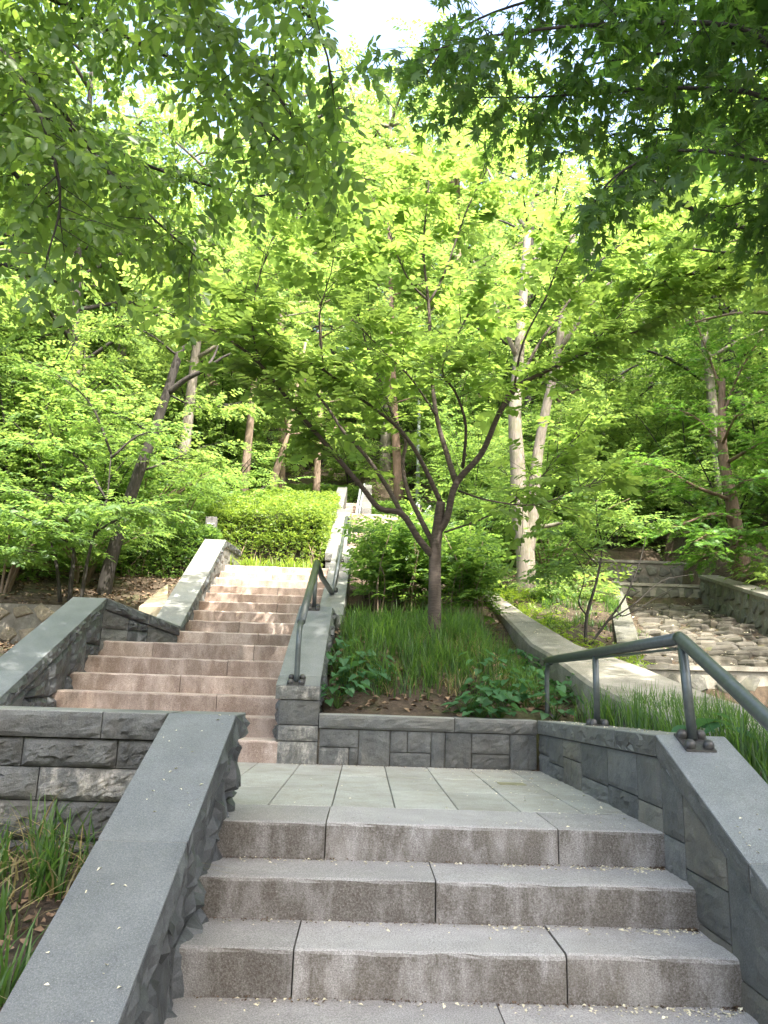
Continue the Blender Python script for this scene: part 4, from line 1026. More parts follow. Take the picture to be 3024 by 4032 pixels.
rngL = np.random.default_rng(77)
OV, RH, MP = leaf_ovate(), leaf_rhomb(0.56), leaf_maple()
SP_CHERRY = [spray(leaf_ovate(0.64, 0.05, 0.12), 8, 0.27, 0.115, rngL, 0.15) for _ in range(5)]
SP_ZELK = [spray(leaf_ovate(0.56, 0.05, 0.14), 9, 0.30, 0.088, rngL, 0.6, (35, 65), 0.6) for _ in range(5)]
SP_MAPLE = [spray(MP, 6, 0.19, 0.066, rngL, 0.7, (25, 85), 0.6) for _ in range(5)]
SP_MAPLE_S = [spray(MP, 9, 0.32, 0.075, rngL, 0.25, (25, 85), 0.3) for _ in range(4)]
SP_FOR = [spray(RH, 14, 0.55, 0.125, rngL, 0.3, (30, 75), 0.35) for _ in range(5)]
SP_SHRUB = [spray(RH, 11, 0.36, 0.085, rngL, 0.25, (30, 75), 0.3) for _ in range(5)]
SP_BUSH = [spray(leaf_ovate(0.5, .05, .1), 9, 0.24, 0.072, rngL, 0.2, (30, 80), 0.35) for _ in range(5)]

def limb_px(path, r0, r1, k=4):
    pts = smooth_path([at(*p) for p in path], k)
    return pts, np.linspace(r0, r1, len(pts))

def part_mesh(name, V, F, mat, parent, smooth=False):
    return link(name, fast_mesh(name, V - np.array(parent.location, dtype=float), F, smooth), mat, parent)

def trunk_part(parent, limbs, mat, n=9, name='trunk'):
    bb = Buf()
    for pts, r in limbs: bb.tube(pts, r, n if r[0] > .02 else 6)
    return bb.obj(name, mat, parent, True)

# ---------------------------------------------------------------- cherry tree in the planter
rng = np.random.default_rng(41)
Yc = 4.2; base = at(938, 1392, Yc)
ct = thing('cherry_tree', 'young cherry tree with forking dark trunk and wide bright green crown in the planter', 'tree', tuple(base))
trunk = limb_px([(937, 1400, Yc), (938, 1380, Yc), (939, 1300, Yc), (940, 1195, Yc), (947, 1130, Yc), (952, 1085, Yc)], 0.078, 0.052)
trunk[1][:2] = [0.095, 0.082]; trunk[1][2:] = np.linspace(0.078, 0.05, len(trunk[1]) - 2)
limbs = [
    limb_px([(938, 1205, Yc), (905, 1165, 4.15), (868, 1110, 4.1), (820, 1098, 4.05), (780, 1050, 3.95), (700, 955, 3.7), (640, 885, 3.5), (560, 785, 3.3), (500, 738, 3.2), (420, 690, 3.1), (345, 640, 3.0)], 0.040, 0.006),
    limb_px([(868, 1110, 4.1), (835, 1050, 4.2), (790, 985, 4.3), (742, 932, 4.4), (700, 870, 4.5), (640, 805, 4.6), (560, 755, 4.7), (470, 690, 4.9), (380, 640, 5.1)], 0.027, 0.005),
    limb_px([(936, 1175, Yc), (908, 1120, 4.3), (880, 1060, 4.4), (870, 1000, 4.5), (876, 950, 4.5), (850, 900, 4.6), (820, 820, 4.7), (790, 740, 4.8), (765, 650, 4.9), (725, 560, 5.0)], 0.030, 0.005),
    limb_px([(953, 1088, Yc), (922, 1020, 4.1), (890, 962, 4.0), (850, 915, 3.9), (780, 862, 3.7), (700, 800, 3.5), (610, 755, 3.4), (520, 640, 3.3)], 0.028, 0.005),
    limb_px([(946, 1150, Yc), (965, 1120, 4.15), (985, 1045, 4.1), (1040, 980, 4.0), (1075, 900, 3.9), (1110, 840, 3.8), (1180, 802, 3.7), (1260, 765, 3.6), (1370, 718, 3.5), (1470, 655, 3.4), (1570, 620, 3.35)], 0.042, 0.006),
    limb_px([(985, 1045, 4.15), (962, 970, 4.3), (943, 900, 4.35), (932, 800, 4.4), (926, 660, 4.4), (915, 550, 4.4), (921, 450, 4.4), (932, 330, 4.4)], 0.034, 0.005),
    limb_px([(1000, 1010, 4.1), (1006, 920, 3.8), (985, 850, 3.6), (955, 800, 3.3), (985, 730, 3.1), (1035, 640, 2.9)], 0.018, 0.004),
    limb_px([(1072, 905, 4.0), (1120, 830, 4.3), (1160, 750, 4.5), (1230, 650, 4.8), (1300, 560, 5.0), (1400, 490, 5.2), (1480, 440, 5.3)], 0.024, 0.005),
    limb_px([(926, 655, 4.4), (960, 590, 4.5), (1010, 450, 4.6), (1060, 350, 4.7), (1092, 270, 4.8)], 0.015, 0.004),
    limb_px([(925, 650, 4.4), (880, 600, 4.2), (830, 480, 4.1), (790, 400, 4.0)], 0.013, 0.004),
    limb_px([(990, 1060, 4.15), (1060, 1082, 4.0), (1160, 1090, 3.8), (1250, 1055, 3.7), (1330, 1030, 3.6)], 0.012, 0.003),
    limb_px([(960, 1150, 4.2), (1060, 1112, 4.4), (1150, 1050, 4.6), (1230, 960, 4.8), (1300, 900, 5.0)], 0.013, 0.003),
    limb_px([(943, 900, 4.35), (890, 820, 3.9), (830, 760, 3.5), (760, 690, 3.2)], 0.014, 0.004),
    limb_px([(1110, 840, 3.8), (1130, 740, 3.6), (1180, 640, 3.5), (1220, 540, 3.4), (1290, 430, 3.4)], 0.014, 0.004),
    limb_px([(1260, 765, 3.6), (1330, 690, 3.6), (1420, 600, 3.7), (1500, 540, 3.8)], 0.010, 0.003),
    limb_px([(560, 785, 3.3), (545, 700, 3.3), (560, 600, 3.4), (600, 480, 3.5)], 0.011, 0.003),
    limb_px([(700, 800, 3.5), (690, 680, 3.4), (720, 560, 3.3), (700, 450, 3.3)], 0.010, 0.003)]
trunk_part(ct, [trunk] + limbs, M['bark_cherry'], 12)
tw, P, YW, PT = grow(limbs, rng, 0.055, 0.33, (0.3, 0.9), 0.10, 0.35, 3, 0.0045)
V, F = tubes(tw, 4); part_mesh('branches', V, F, M['bark_dark'], ct, True)
V, F = scatter(SP_CHERRY, P, YW, PT + .05, rng.normal(0, .25, len(P)), rng.uniform(.8, 1.15, len(P)), rng)
part_mesh('crown', V, F, M['leaf_cherry'], ct)

# ---------------------------------------------------------------- overhanging trees, left and right
rng = np.random.default_rng(42)
zt_ = thing('zelkova_tree', 'large tree whose dark leafy boughs hang into the upper left corner', 'tree', (-4.2, 0.2, gz(-4.2, .2)))
tl = np.array([(-4.2, 0.2, gz(-4.2, .2) - .2), (-4.2, .2, 1.0), (-4.1, .25, 2.6), (-3.9, .3, 4.2), (-3.8, .3, 6.0), (-3.6, .4, 9.0)])
limbs = [(smooth_path(tl), np.linspace(0.24, 0.07, len(smooth_path(tl))))]
def from_trunk(src, path, r0, r1):
    pts = smooth_path([np.array(src)] + [at(*p) for p in path]); return pts, np.linspace(r0, r1, len(pts))
bl = [from_trunk((-4.0, .27, 3.4), [(-150, -60, 1.0), (0, 88, .9), (90, 180, .9), (170, 290, .9), (250, 390, .9), (340, 480, 1.0), (430, 560, 1.0)], .03, .005),
      from_trunk((-3.95, .3, 3.9), [(-100, -60, 1.3), (120, 0, 1.3), (200, 50, 1.3), (330, 105, 1.2), (430, 165, 1.2), (510, 222, 1.1), (600, 300, 1.0), (680, 400, 1.0)], .035, .005),
      from_trunk((-3.95, .3, 3.8), [(-60, 100, .4), (60, 200, .3), (110, 320, .2), (130, 440, .2), (100, 560, .2)], .022, .004),
      from_trunk((-3.9, .3, 4.2), [(100, -120, .4), (330, -40, .1), (480, 60, 0), (560, 160, 0), (640, 260, .1), (690, 330, .2)], .026, .004),
      from_trunk((-3.9, .3, 4.4), [(300, -200, .9), (520, -80, .7), (640, 0, .6), (700, 100, .6), (720, 200, .6)], .024, .004),
      from_trunk((-3.95, .3, 3.3), [(-60, 330, 1.6), (60, 400, 1.6), (180, 450, 1.7), (300, 520, 1.7), (400, 500, 1.8)], .026, .004),
      from_trunk((-3.95, .3, 3.5), [(0, 250, 1.9), (150, 280, 2.0), (300, 350, 2.1), (450, 400, 2.1), (590, 420, 2.1), (690, 330, 2.2)], .026, .004),
      from_trunk((-3.95, .3, 4.6), [(-80, -300, -.6), (150, -250, -.8), (400, -200, -.8), (650, -150, -.6)], .03, .005),
      from_trunk((-3.8, .3, 5.0), [(0, -500, .8), (300, -450, .8), (600, -350, .8)], .04, .006)]
# grey-brown lower boughs
bl2 = [from_trunk((-4.05, .25, 2.9), [(-40, 570, 2.6), (20, 575, 2.7), (70, 598, 2.8), (160, 614, 2.9)], .028, .012),
       from_trunk((-4.05, .25, 3.1), [(-40, 530, 2.8), (50, 498, 2.9), (110, 505, 2.9), (170, 495, 2.9)], .026, .010)]
hi = []
for k in range(26):      # the crown goes on above the picture
    a = rng.uniform(0, 6.28); r = rng.uniform(1.2, 3.6); z = rng.uniform(6.0, 10.5)
    p = np.array([(-3.75, .35, z - 1.6), (-3.75 + .5 * r * math.cos(a), .35 + .5 * r * math.sin(a), z - .6), (-3.75 + r * math.cos(a), .35 + r * math.sin(a), z)])
    hi.append((smooth_path(p), np.linspace(.035, .006, len(smooth_path(p)))))
trunk_part(zt_, limbs + bl + bl2 + hi, M['bark_dark'], 10)
tw, P, YW, PT = grow(bl, rng, 0.052, 0.25, (0.25, 0.75), -0.05, 0.6, 3, 0.0042)
tw2, P2, YW2, PT2 = grow(hi, rng, 0.16, 0.3, (0.5, 1.1), 0, 0.5, 3, 0.006)
tw3, P3, YW3, PT3 = grow(bl2, rng, 0.15, 0.6, (0.3, 0.6), 0, 0.5, 2, 0.005)
V, F = tubes(tw + tw3, 4); part_mesh('branches', V, F, M['bark_dark'], zt_, True)
V1, F1 = scatter(SP_ZELK, P, YW, PT + .45, rng.normal(0, .65, len(P)), rng.uniform(.8, 1.15, len(P)), rng)
V3, F3 = scatter(SP_ZELK, P3, YW3, PT3 + .20, rng.normal(0, .5, len(P3)), rng.uniform(.8, 1.15, len(P3)), rng)
V2, F2 = scatter(SP_ZELK, P2, YW2, PT2 + .1, rng.normal(0, .4, len(P2)), rng.uniform(1.3, 1.9, len(P2)), rng)
V, F = merge([(V1, F1), (V2, F2), (V3, F3)]); part_mesh('crown', V, F, M['leaf_zelkova'], zt_)

rng = np.random.default_rng(43)
mt_ = thing('maple_tree', 'maple with dark star-shaped leaves hanging into the upper right corner', 'tree', (3.6, -1.2, gz(3.6, -1.2)))
tl = smooth_path([(3.6, -1.2, gz(3.6, -1.2) - .2), (3.55, -1.2, .8), (3.4, -1.1, 2.2), (3.3, -1.1, 3.6), (3.1, -1.0, 5.2)])
limbs = [(tl, np.linspace(.15, .05, len(tl)))]
S0 = (3.4, -1.1, 2.4); S1_ = (3.3, -1.1, 3.2); S2_ = (3.3, -1.1, 3.6)
bl = [from_trunk(S1_, [(1800, 150, -.9), (1600, 60, -.9), (1400, 50, -.9), (1200, 60, -.9), (1050, 80, -.8), (930, 110, -.8)], .016, .003),
      from_trunk(S1_, [(1800, 250, -.7), (1620, 200, -.7), (1450, 190, -.6), (1300, 200, -.6), (1150, 210, -.6), (1020, 210, -.5)], .015, .003),
      from_trunk(S0, [(1800, 420, -.8), (1680, 360, -.8), (1560, 330, -.8), (1430, 330, -.7), (1330, 380, -.7), (1280, 440, -.7)], .014, .003),
      from_trunk(S2_, [(1750, -40, -.7), (1550, -60, -.6), (1350, -40, -.6), (1150, 0, -.5), (1000, 60, -.4), (920, 160, -.4)], .016, .003),
      from_trunk(S2_, [(1800, 60, -.3), (1600, 90, -.2), (1400, 120, -.1), (1250, 150, 0), (1120, 250, 0)], .014, .003),
      from_trunk(S0, [(1800, 500, -.5), (1700, 450, -.4), (1640, 430, -.4), (1560, 450, -.4)], .012, .003),
      from_trunk(S1_, [(1780, 330, -.2), (1600, 280, 0), (1450, 280, .1), (1330, 290, .2), (1220, 330, .2)], .013, .003)]
hi = []
for k in range(22):
    a = rng.uniform(0, 6.28); r = rng.uniform(.8, 2.9); z = rng.uniform(4.6, 7.2)
    p = smooth_path([(3.1, -1.0, z - 1.3), (3.1 + .5 * r * math.cos(a), -1 + .5 * r * math.sin(a), z - .4), (3.1 + r * math.cos(a), -1 + r * math.sin(a), z)])
    hi.append((p, np.linspace(.03, .006, len(p))))
trunk_part(mt_, limbs + bl + hi, M['bark_dark'], 10)
tw, P, YW, PT = grow(bl, rng, 0.036, 0.22, (0.15, 0.45), -0.05, 0.55, 3, 0.0028)
tw2, P2, YW2, PT2 = grow(hi, rng, 0.13, 0.25, (0.4, 0.9), 0, 0.5, 3, 0.005)
V, F = tubes(tw, 4); part_mesh('branches', V, F, M['bark_dark'], mt_, True)
V1, F1 = scatter(SP_MAPLE, P, YW, PT + .5, rng.normal(0, .7, len(P)), rng.uniform(.8, 1.2, len(P)), rng)
V2, F2 = scatter(SP_ZELK, P2, YW2, PT2 + .1, rng.normal(0, .4, len(P2)), rng.uniform(1.2, 1.7, len(P2)), rng)
V, F = merge([(V1, F1), (V2, F2)]); part_mesh('crown', V, F, M['leaf_maple'], mt_)

# bough tree at the right edge
rng = np.random.default_rng(44)
rt = thing('right_edge_tree', 'tree at the right edge reaching dark crooked boughs over the channel', 'tree', (5.2, 2.6, gz(5.2, 2.6)))
tl = smooth_path([(5.2, 2.6, gz(5.2, 2.6) - .3), (5.15, 2.6, 1.5), (5.0, 2.6, 3.5), (5.0, 2.7, 5.5)])
bl = [from_trunk((5.05, 2.6, 3.0), [(1750, 560, 2.6), (1659, 512, 2.6), (1560, 478, 2.6), (1470, 438, 2.6), (1405, 385, 2.7), (1372, 335, 2.7)], .045, .010),
      from_trunk((5.05, 2.6, 2.8), [(1740, 560, 2.9), (1640, 548, 3.0), (1560, 545, 3.1), (1480, 535, 3.1)], .035, .008),
      from_trunk((5.08, 2.6, 2.6), [(1720, 560, 3.2), (1620, 570, 3.3), (1500, 590, 3.4), (1400, 620, 3.5), (1330, 640, 3.6)], .035, .006),
      from_trunk((5.0, 2.6, 4.0), [(1700, 330, 3.0), (1600, 300, 3.0), (1500, 310, 3.1)], .03, .006),
      from_trunk((5.0, 2.65, 4.4), [(1640, 200, 3.4), (1500, 180, 3.5), (1400, 220, 3.6)], .03, .006)]
trunk_part(rt, [(tl, np.linspace(.16, .06, len(tl)))] + bl, M['bark_dark'], 10)
tw, P, YW, PT = grow(bl, rng, 0.10, 0.3, (0.3, 0.8), 0.1, 0.4, 3, 0.005)
V, F = tubes(tw, 4); part_mesh('branches', V, F, M['bark_dark'], rt, True)
V, F = scatter(SP_CHERRY, P, YW, PT + .1, rng.normal(0, .3, len(P)), rng.uniform(.8, 1.1, len(P)), rng); part_mesh('crown', V, F, M['leaf_cherry'], rt)

# ---------------------------------------------------------------- woodland tree and shrub kinds (shared meshes)
def wood_variant(seed, H, crown0, rad, nlimb, step, sprays, r0, mat_leaf, mat_bark, lean=0.3, scale=(0.85, 1.25), flat=0.4):
    rng = np.random.default_rng(seed)
    lx, ly = rng.normal(0, lean, 2)
    tl = smooth_path([(0, 0, -0.4), (0, 0, 0.3), (lx * .25, ly * .25, H * .3), (lx * .6, ly * .6, H * .6), (lx, ly, H * .92)], 5)
    tr = np.linspace(r0, r0 * .25, len(tl)); tr[:2] *= 1.25
    limbs = []
    for k in range(nlimb):
        z = crown0 + (H * .95 - crown0) * (k + rng.uniform(0, 1)) / nlimb
        i = int(np.argmin(abs(tl[:, 2] - z))); s = tl[i]; a = k * 2.4 + rng.normal(0, .4)
        f = (z - crown0) / (H - crown0); l = rad * (0.95 - 0.55 * f) * rng.uniform(.7, 1.15)
        d = np.array([math.cos(a), math.sin(a), 0])
        p = smooth_path([s, s + d * l * .5 + ZH * l * .28, s + d * l + ZH * l * rng.uniform(.25, .5)], 4)
        limbs.append((p, np.linspace(r0 * .30, .008, len(p))))
    bb = Buf()
    for p, r in [(tl, tr)] + limbs: bb.tube(p, r, 8 if r[0] > r0 * .5 else 5)
    tm = pymesh('trunk', np.concatenate(bb.V), bb.F, True); tm.materials.append(mat_bark)
    tw, P, YW, PT = grow(limbs, rng, step, 0.22, (0.4, 1.1), 0.08, flat, 3, 0.007)
    V, F = scatter(sprays, P, YW, PT + .08, rng.normal(0, .3, len(P)), rng.uniform(*scale, len(P)), rng)
    cm = fast_mesh('crown', V, F); cm.materials.append(mat_leaf)
    return tm, cm

def shrub_variant(seed, H, rad, nst, step, sprays, mat_leaf, mat_bark, sc=(0.8, 1.2)):
    rng = np.random.default_rng(seed); limbs = []
    for k in range(nst):
        a = k * 2.4 + rng.normal(0, .4); l = rad * rng.uniform(.5, 1.0); h = H * rng.uniform(.55, 1.0)
        p = smooth_path([(0.05 * math.cos(a), .05 * math.sin(a), -.2), (.25 * l * math.cos(a), .25 * l * math.sin(a), h * .45), (l * math.cos(a) * .7, l * math.sin(a) * .7, h * .85), (l * math.cos(a), l * math.sin(a), h)], 4)
        limbs.append((p, np.linspace(.022, .004, len(p))))
    bb = Buf()
    for p, r in limbs: bb.tube(p, r, 5)
    tm = pymesh('stems', np.concatenate(bb.V), bb.F, True); tm.materials.append(mat_bark)
    tw, P, YW, PT = grow(limbs, rng, step, 0.28, (0.25, 0.7), 0.05, .25, 3, 0.004)
    V, F = scatter(sprays, P, YW, PT + .05, rng.normal(0, .2, len(P)), rng.uniform(*sc, len(P)), rng)
    cm = fast_mesh('crown', V, F); cm.materials.append(mat_leaf)
    return tm, cm

def put(name, label, cat, var, loc, rotz, scale, group=None, first='trunk'):
    o = thing(name, label, cat, loc, group); o.rotation_euler = (0, 0, rotz); o.scale = (scale,) * 3
    link(first, var[0], None, o); link('crown', var[1], None, o)
    return o

WV = [wood_variant(101, 9.0, 2.6, 2.9, 17, 0.17, SP_FOR, .17, M['leaf_forest'], M['bark_tan']),
      wood_variant(102, 10.0, 3.4, 2.6, 17, 0.16, SP_FOR, .15, M['leaf_forest'], M['bark_pale']),
      wood_variant(103, 8.0, 2.0, 3.0, 17, 0.16, SP_FOR, .16, M['leaf_forest_deep'], M['bark_dark']),
      wood_variant(104, 9.5, 2.2, 2.8, 19, 0.16, SP_FOR, .15, M['leaf_forest'], M['bark_dark'], 0.8)]
SV = [shrub_variant(111, 1.9, 1.5, 12, 0.12, SP_SHRUB, M['leaf_shrub'], M['bark_dark']),
      shrub_variant(112, 1.5, 1.6, 13, 0.12, SP_SHRUB, M['leaf_shrub'], M['bark_tan']),
      shrub_variant(113, 2.4, 1.4, 12, 0.13, SP_SHRUB, M['leaf_forest_deep'], M['bark_dark'])]

# unseen trees added round the viewer so their high crowns shade the lower stairs
HC = wood_variant(105, 13.5, 8.6, 4.6, 24, 0.105, SP_FOR, .22, M['leaf_forest'], M['bark_dark'], 0.3, (0.9, 1.3))
rng = np.random.default_rng(51)
for x, y, s, lab in ((2.6, -8.8, 1.05, 'added shade tree behind the viewpoint near the channel'), (3.4, -5.4, 1.0, 'added shade tree just behind the viewpoint, right side'), (1.0, -6.6, 1.0, 'added shade tree directly behind the viewpoint'), (3.0, -2.7, 1.0, 'added shade tree, unseen, just right of the lowest steps'), (7.2, -7.0, 1.0, 'added shade tree farther behind the viewpoint, right side')):
    put('added_shade_tree', lab, 'tree', HC, (x, y, gz(x, y)), rng.uniform(0, 6.28), s, 'added tall shade trees')

# the wood goes on behind the viewpoint
for k in range(34):
    x = -17 + 1.03 * k + rng.normal(0, .6); y = -13.5 - 4.5 * rng.random() - (2.5 if abs(x) < 3 else 0)
    if k % 2: put('rear_woodland_tree', 'broadleaf tree of the wood behind the viewpoint', 'tree', WV[int(rng.integers(4))], (x, y, gz(x, y)), rng.uniform(0, 6.28), rng.uniform(.9, 1.2), 'trees behind the viewpoint')
    else: put('rear_woodland_shrub', 'shrub of the wood behind the viewpoint', 'shrub', SV[int(rng.integers(3))], (x, y + 2.0, gz(x, y + 2)), rng.uniform(0, 6.28), rng.uniform(1.5, 2.1), 'shrubs behind the viewpoint', 'stems')

# woodland behind: individual trees over the hillside
rng = np.random.default_rng(52)
spots = []; tries = 0
while len(spots) < 120 and tries < 12000:
    tries += 1
    y = rng.uniform(11.5, 60); hw = 4 + 0.60 * (y + 4); x = rng.uniform(-hw, hw)
    if -2.6 < x < 2.8 and y < 24: continue
    if -1.8 < x < 1.6 and y < 30: continue
    if y < 16 and float(chan_l(y)) - 1.0 < x < float(chan_r(y)) + 1.2: continue
    if any((x - a) ** 2 + (y - b_) ** 2 < (2.1 + y * .03) ** 2 for a, b_ in spots): continue
    spots.append((x, y))
for x, y in spots:
    s = rng.uniform(0.95, 1.4) * (1.0 + max(0, y - 18) * .006)
    put('woodland_tree', 'leafy broadleaf tree of the wood on the hillside behind the stairs', 'tree', WV[int(rng.integers(4))], (x, y, gz(x, y)), rng.uniform(0, 6.28), s, 'trees of the hillside wood')
# trees flanking the stairs that close the view left and right
for x, y, v, s in ((-7.5, 6.5, 1, 1.15), (-9.8, 9.5, 0, 1.3), (-6.2, 11.2, 3, 1.2), (-4.3, 13.0, 1, 1.2), (-11, 4.5, 2, 1.3), (8.8, 8.5, 0, 1.2), (10.5, 5.5, 3, 1.25), (8.2, 13.2, 1, 1.2), (9.0, 2.0, 2, 1.2), (4.0, 15.0, 3, 1.15), (-8.5, 14.5, 2, 1.2)):
    put('flanking_tree', 'tall broadleaf tree standing close beside the stair valley', 'tree', WV[v], (x, y, gz(x, y)), rng.uniform(0, 6.28), s, 'trees flanking the stairs')

for x, y, v, s in ((-3.6, 21.0, 3, 1.75), (3.3, 22.5, 0, 1.9), (0.6, 27.0, 1, 2.1), (-2.2, 31, 3, 2.3), (4.5, 32, 0, 2.4), (-5.5, 27, 1, 2.0), (7.2, 25, 3, 1.9), (-0.3, 38, 0, 2.5)):
    put('tall_upslope_tree', 'tall broadleaf tree high above the topmost steps against the sky', 'tree', WV[v], (x, y, gz(x, y)), rng.uniform(0, 6.28), s, 'tall trees up the slope')
UV = [shrub_variant(121, 4.2, 2.0, 15, 0.105, SP_SHRUB, M['leaf_shrub'], M['bark_dark'], (.9, 1.4)), shrub_variant(122, 3.6, 2.2, 15, 0.105, SP_SHRUB, M['leaf_forest'], M['bark_dark'], (.9, 1.4))]
spots = []; tries = 0
while len(spots) < 44 and tries < 9000:
    tries += 1
    y = rng.uniform(9.5, 22); hw = 3 + 0.62 * (y + 4); x = rng.uniform(-hw, hw)
    if -4.9 < x < 3.0 and y < 13: continue
    if -3.9 < x < 2.9: continue
    if y < 16 and float(chan_l(y)) - 1.6 < x < float(chan_r(y)) + 1.6: continue
    if any((x - a) ** 2 + (y - b_) ** 2 < 1.9 ** 2 for a, b_ in spots): continue
    spots.append((x, y))
for x, y in spots:
    put('understorey_tree', 'small layered understorey tree on the wooded slope', 'tree', UV[int(rng.integers(2))], (x, y, gz(x, y)), rng.uniform(0, 6.28), rng.uniform(.85, 1.3), 'understorey trees', 'stems')
spots = []; tries = 0
while len(spots) < 190 and tries < 16000:
    tries += 1
    y = rng.uniform(7.6, 46); hw = 3 + 0.60 * (y + 4); x = rng.uniform(-hw, hw)
    if -4.3 < x < 1.9 and y < 10.2: continue
    if -3.6 < x < 1.7 and y < 24: continue
    if -4.6 < x < -2.5 and y < 11: continue
    if 1.5 < x < 3.6 and y < 9.3: continue
    if y < 14 and float(chan_l(y)) - .8 < x < float(chan_r(y)) + 1.0: continue
    if any((x - a) ** 2 + (y - b_) ** 2 < 1.25 ** 2 for a, b_ in spots): continue
    spots.append((x, y))
for x, y in spots:
    put('woodland_shrub', 'fresh green shrub of the undergrowth on the hillside', 'shrub', SV[int(rng.integers(3))], (x, y, gz(x, y)), rng.uniform(0, 6.28), rng.uniform(.8, 1.4) * (1 + max(0, y - 14) * .03), 'undergrowth shrubs', 'stems')
for x, y, v, s, lab in ((-4.6, 8.6, 1, .85, 'spreading green shrub beside the dark leaning trunk'), (-6.0, 8.3, 0, .9, 'bright green shrub above the tan masonry wall'), (-3.6, 10.4, 1, 1.0, 'layered pale green shrub left of the clipped hedge'), (-5.2, 10.6, 0, 1.15, 'tall layered shrub behind the sign block'), (-3.4, 12.6, 0, 1.2, 'broad shrub rising over the back of the clipped hedge'),
                        (3.3, 9.9, 1, 1.0, 'shrub between the twin-trunked tree and the channel'), (3.8, 11.6, 0, 1.3, 'large green shrub left of the far weir'), (2.3, 11.2, 2, 1.0, 'dark shrub behind the twin-trunked tree'), (7.9, 12.4, 0, 1.3, 'shrub overhanging the far end of the right channel wall'), (5.9, 14.6, 0, 1.4, 'shrub above the rear channel wall'), (1.95, 9.9, 2, .75, 'small dark shrub at the upper end of the concrete curb')):
    put('hillside_shrub', lab, 'shrub', SV[v], (x, y, gz(x, y)), rng.uniform(0, 6.28), s, None, 'stems')

# ---------------------------------------------------------------- trees one can tell apart
def custom_tree(name, label, limbs, bark, twig_src, leaf_sprays, leaf, rng, step=0.12, f0=0.4, length=(.3, .8), up=.05, flat=.35, size=(.8, 1.2), n=10, extra_pitch=.08, twr=.005):
    b0 = limbs[0][0][0]
    t = thing(name, label, 'tree', tuple(b0))
    trunk_part(t, limbs, bark, n)
    tw, P, YW, PT = grow(twig_src, rng, step, f0, length, up, flat, 3, twr)
    V, F = tubes(tw, 4); part_mesh('branches', V, F, bark, t, True)
    V, F = scatter(leaf_sprays, P, YW, PT + extra_pitch, rng.normal(0, .25, len(P)), rng.uniform(*size, len(P)), rng)
    part_mesh('crown', V, F, leaf, t)
    return t
rng = np.random.default_rng(61)
Yt = 8.6
tl = [limb_px([(1137, 1315, Yt), (1136, 1290, Yt), (1135, 1200, Yt), (1122, 1100, Yt), (1118, 1000, Yt), (1112, 900, Yt), (1120, 780, Yt + .2), (1130, 640, Yt + .4), (1140, 500, Yt + .6)], .18, .07),
      limb_px([(1138, 1200, Yt), (1150, 1120, Yt), (1155, 1040, Yt), (1165, 960, Yt), (1180, 880, Yt - .1), (1205, 760, Yt - .2), (1220, 640, Yt - .2), (1240, 480, Yt)], .115, .05),
      limb_px([(1148, 1140, Yt), (1190, 1135, Yt - .1), (1215, 1128, Yt - .2)], .04, .03)]
tl[0][1][:3] = [.23, .2, .175]
up_ = [limb_px([(1120, 780, Yt + .2), (1060, 640, Yt), (1000, 520, Yt)], .05, .01), limb_px([(1205, 760, Yt - .2), (1290, 640, Yt - .5), (1370, 560, Yt - .6)], .05, .01), limb_px([(1130, 640, Yt + .4), (1180, 500, Yt + .6), (1240, 380, Yt + .8)], .05, .01), limb_px([(1220, 640, Yt), (1330, 480, Yt + .6), (1440, 400, Yt + .8)], .04, .01), limb_px([(1140, 500, Yt + .6), (1060, 380, Yt + .8), (1010, 260, Yt + 1)], .04, .01)]
custom_tree('twin_trunked_tree', 'pale mossy twin-trunked tree growing between the concrete curb and the channel', tl + up_, M['bark_pale'], up_, SP_FOR, M['leaf_forest'], rng, .12, .2, (.4, 1.1), size=(.8, 1.1))
# small multi-stemmed tree on the bank
rng = np.random.default_rng(62); Ym = 5.9
st_ = [limb_px([(1265, 1402, Ym), (1268, 1330, Ym), (1290, 1250, Ym), (1300, 1180, Ym), (1290, 1130, Ym)], .026, .006),
       limb_px([(1270, 1398, Ym), (1310, 1345, Ym), (1350, 1290, Ym), (1380, 1220, Ym), (1395, 1160, Ym)], .020, .005),
       limb_px([(1312, 1342, Ym), (1370, 1305, Ym), (1430, 1255, Ym), (1500, 1240, Ym)], .012, .003),
       limb_px([(1268, 1330, Ym), (1250, 1300, Ym - .1), (1262, 1240, Ym - .2), (1230, 1180, Ym - .3)], .012, .003),
       limb_px([(1330, 1315, Ym), (1350, 1330, Ym - .2), (1420, 1290, Ym - .3), (1470, 1262, Ym - .4)], .010, .003)]
src = [limb_px([(1290, 1220, Ym), (1230, 1160, Ym - .1), (1190, 1150, Ym - .2)], .008, .003), limb_px([(1300, 1185, Ym), (1340, 1140, Ym + .1), (1400, 1130, Ym + .2)], .008, .003), limb_px([(1285, 1180, Ym), (1290, 1110, Ym), (1280, 1060, Ym)], .008, .003), limb_px([(1240, 1210, Ym), (1200, 1230, Ym - .2), (1170, 1240, Ym - .3)], .006, .003)]
custom_tree('multi_stemmed_small_tree', 'small tree with thin dark bare stems on the bank right of the concrete curb', st_ + src, M['bark_dark'], src, SP_BUSH, M['leaf_shrub'], rng, .035, .1, (.15, .45), size=(.9, 1.3), twr=.003)
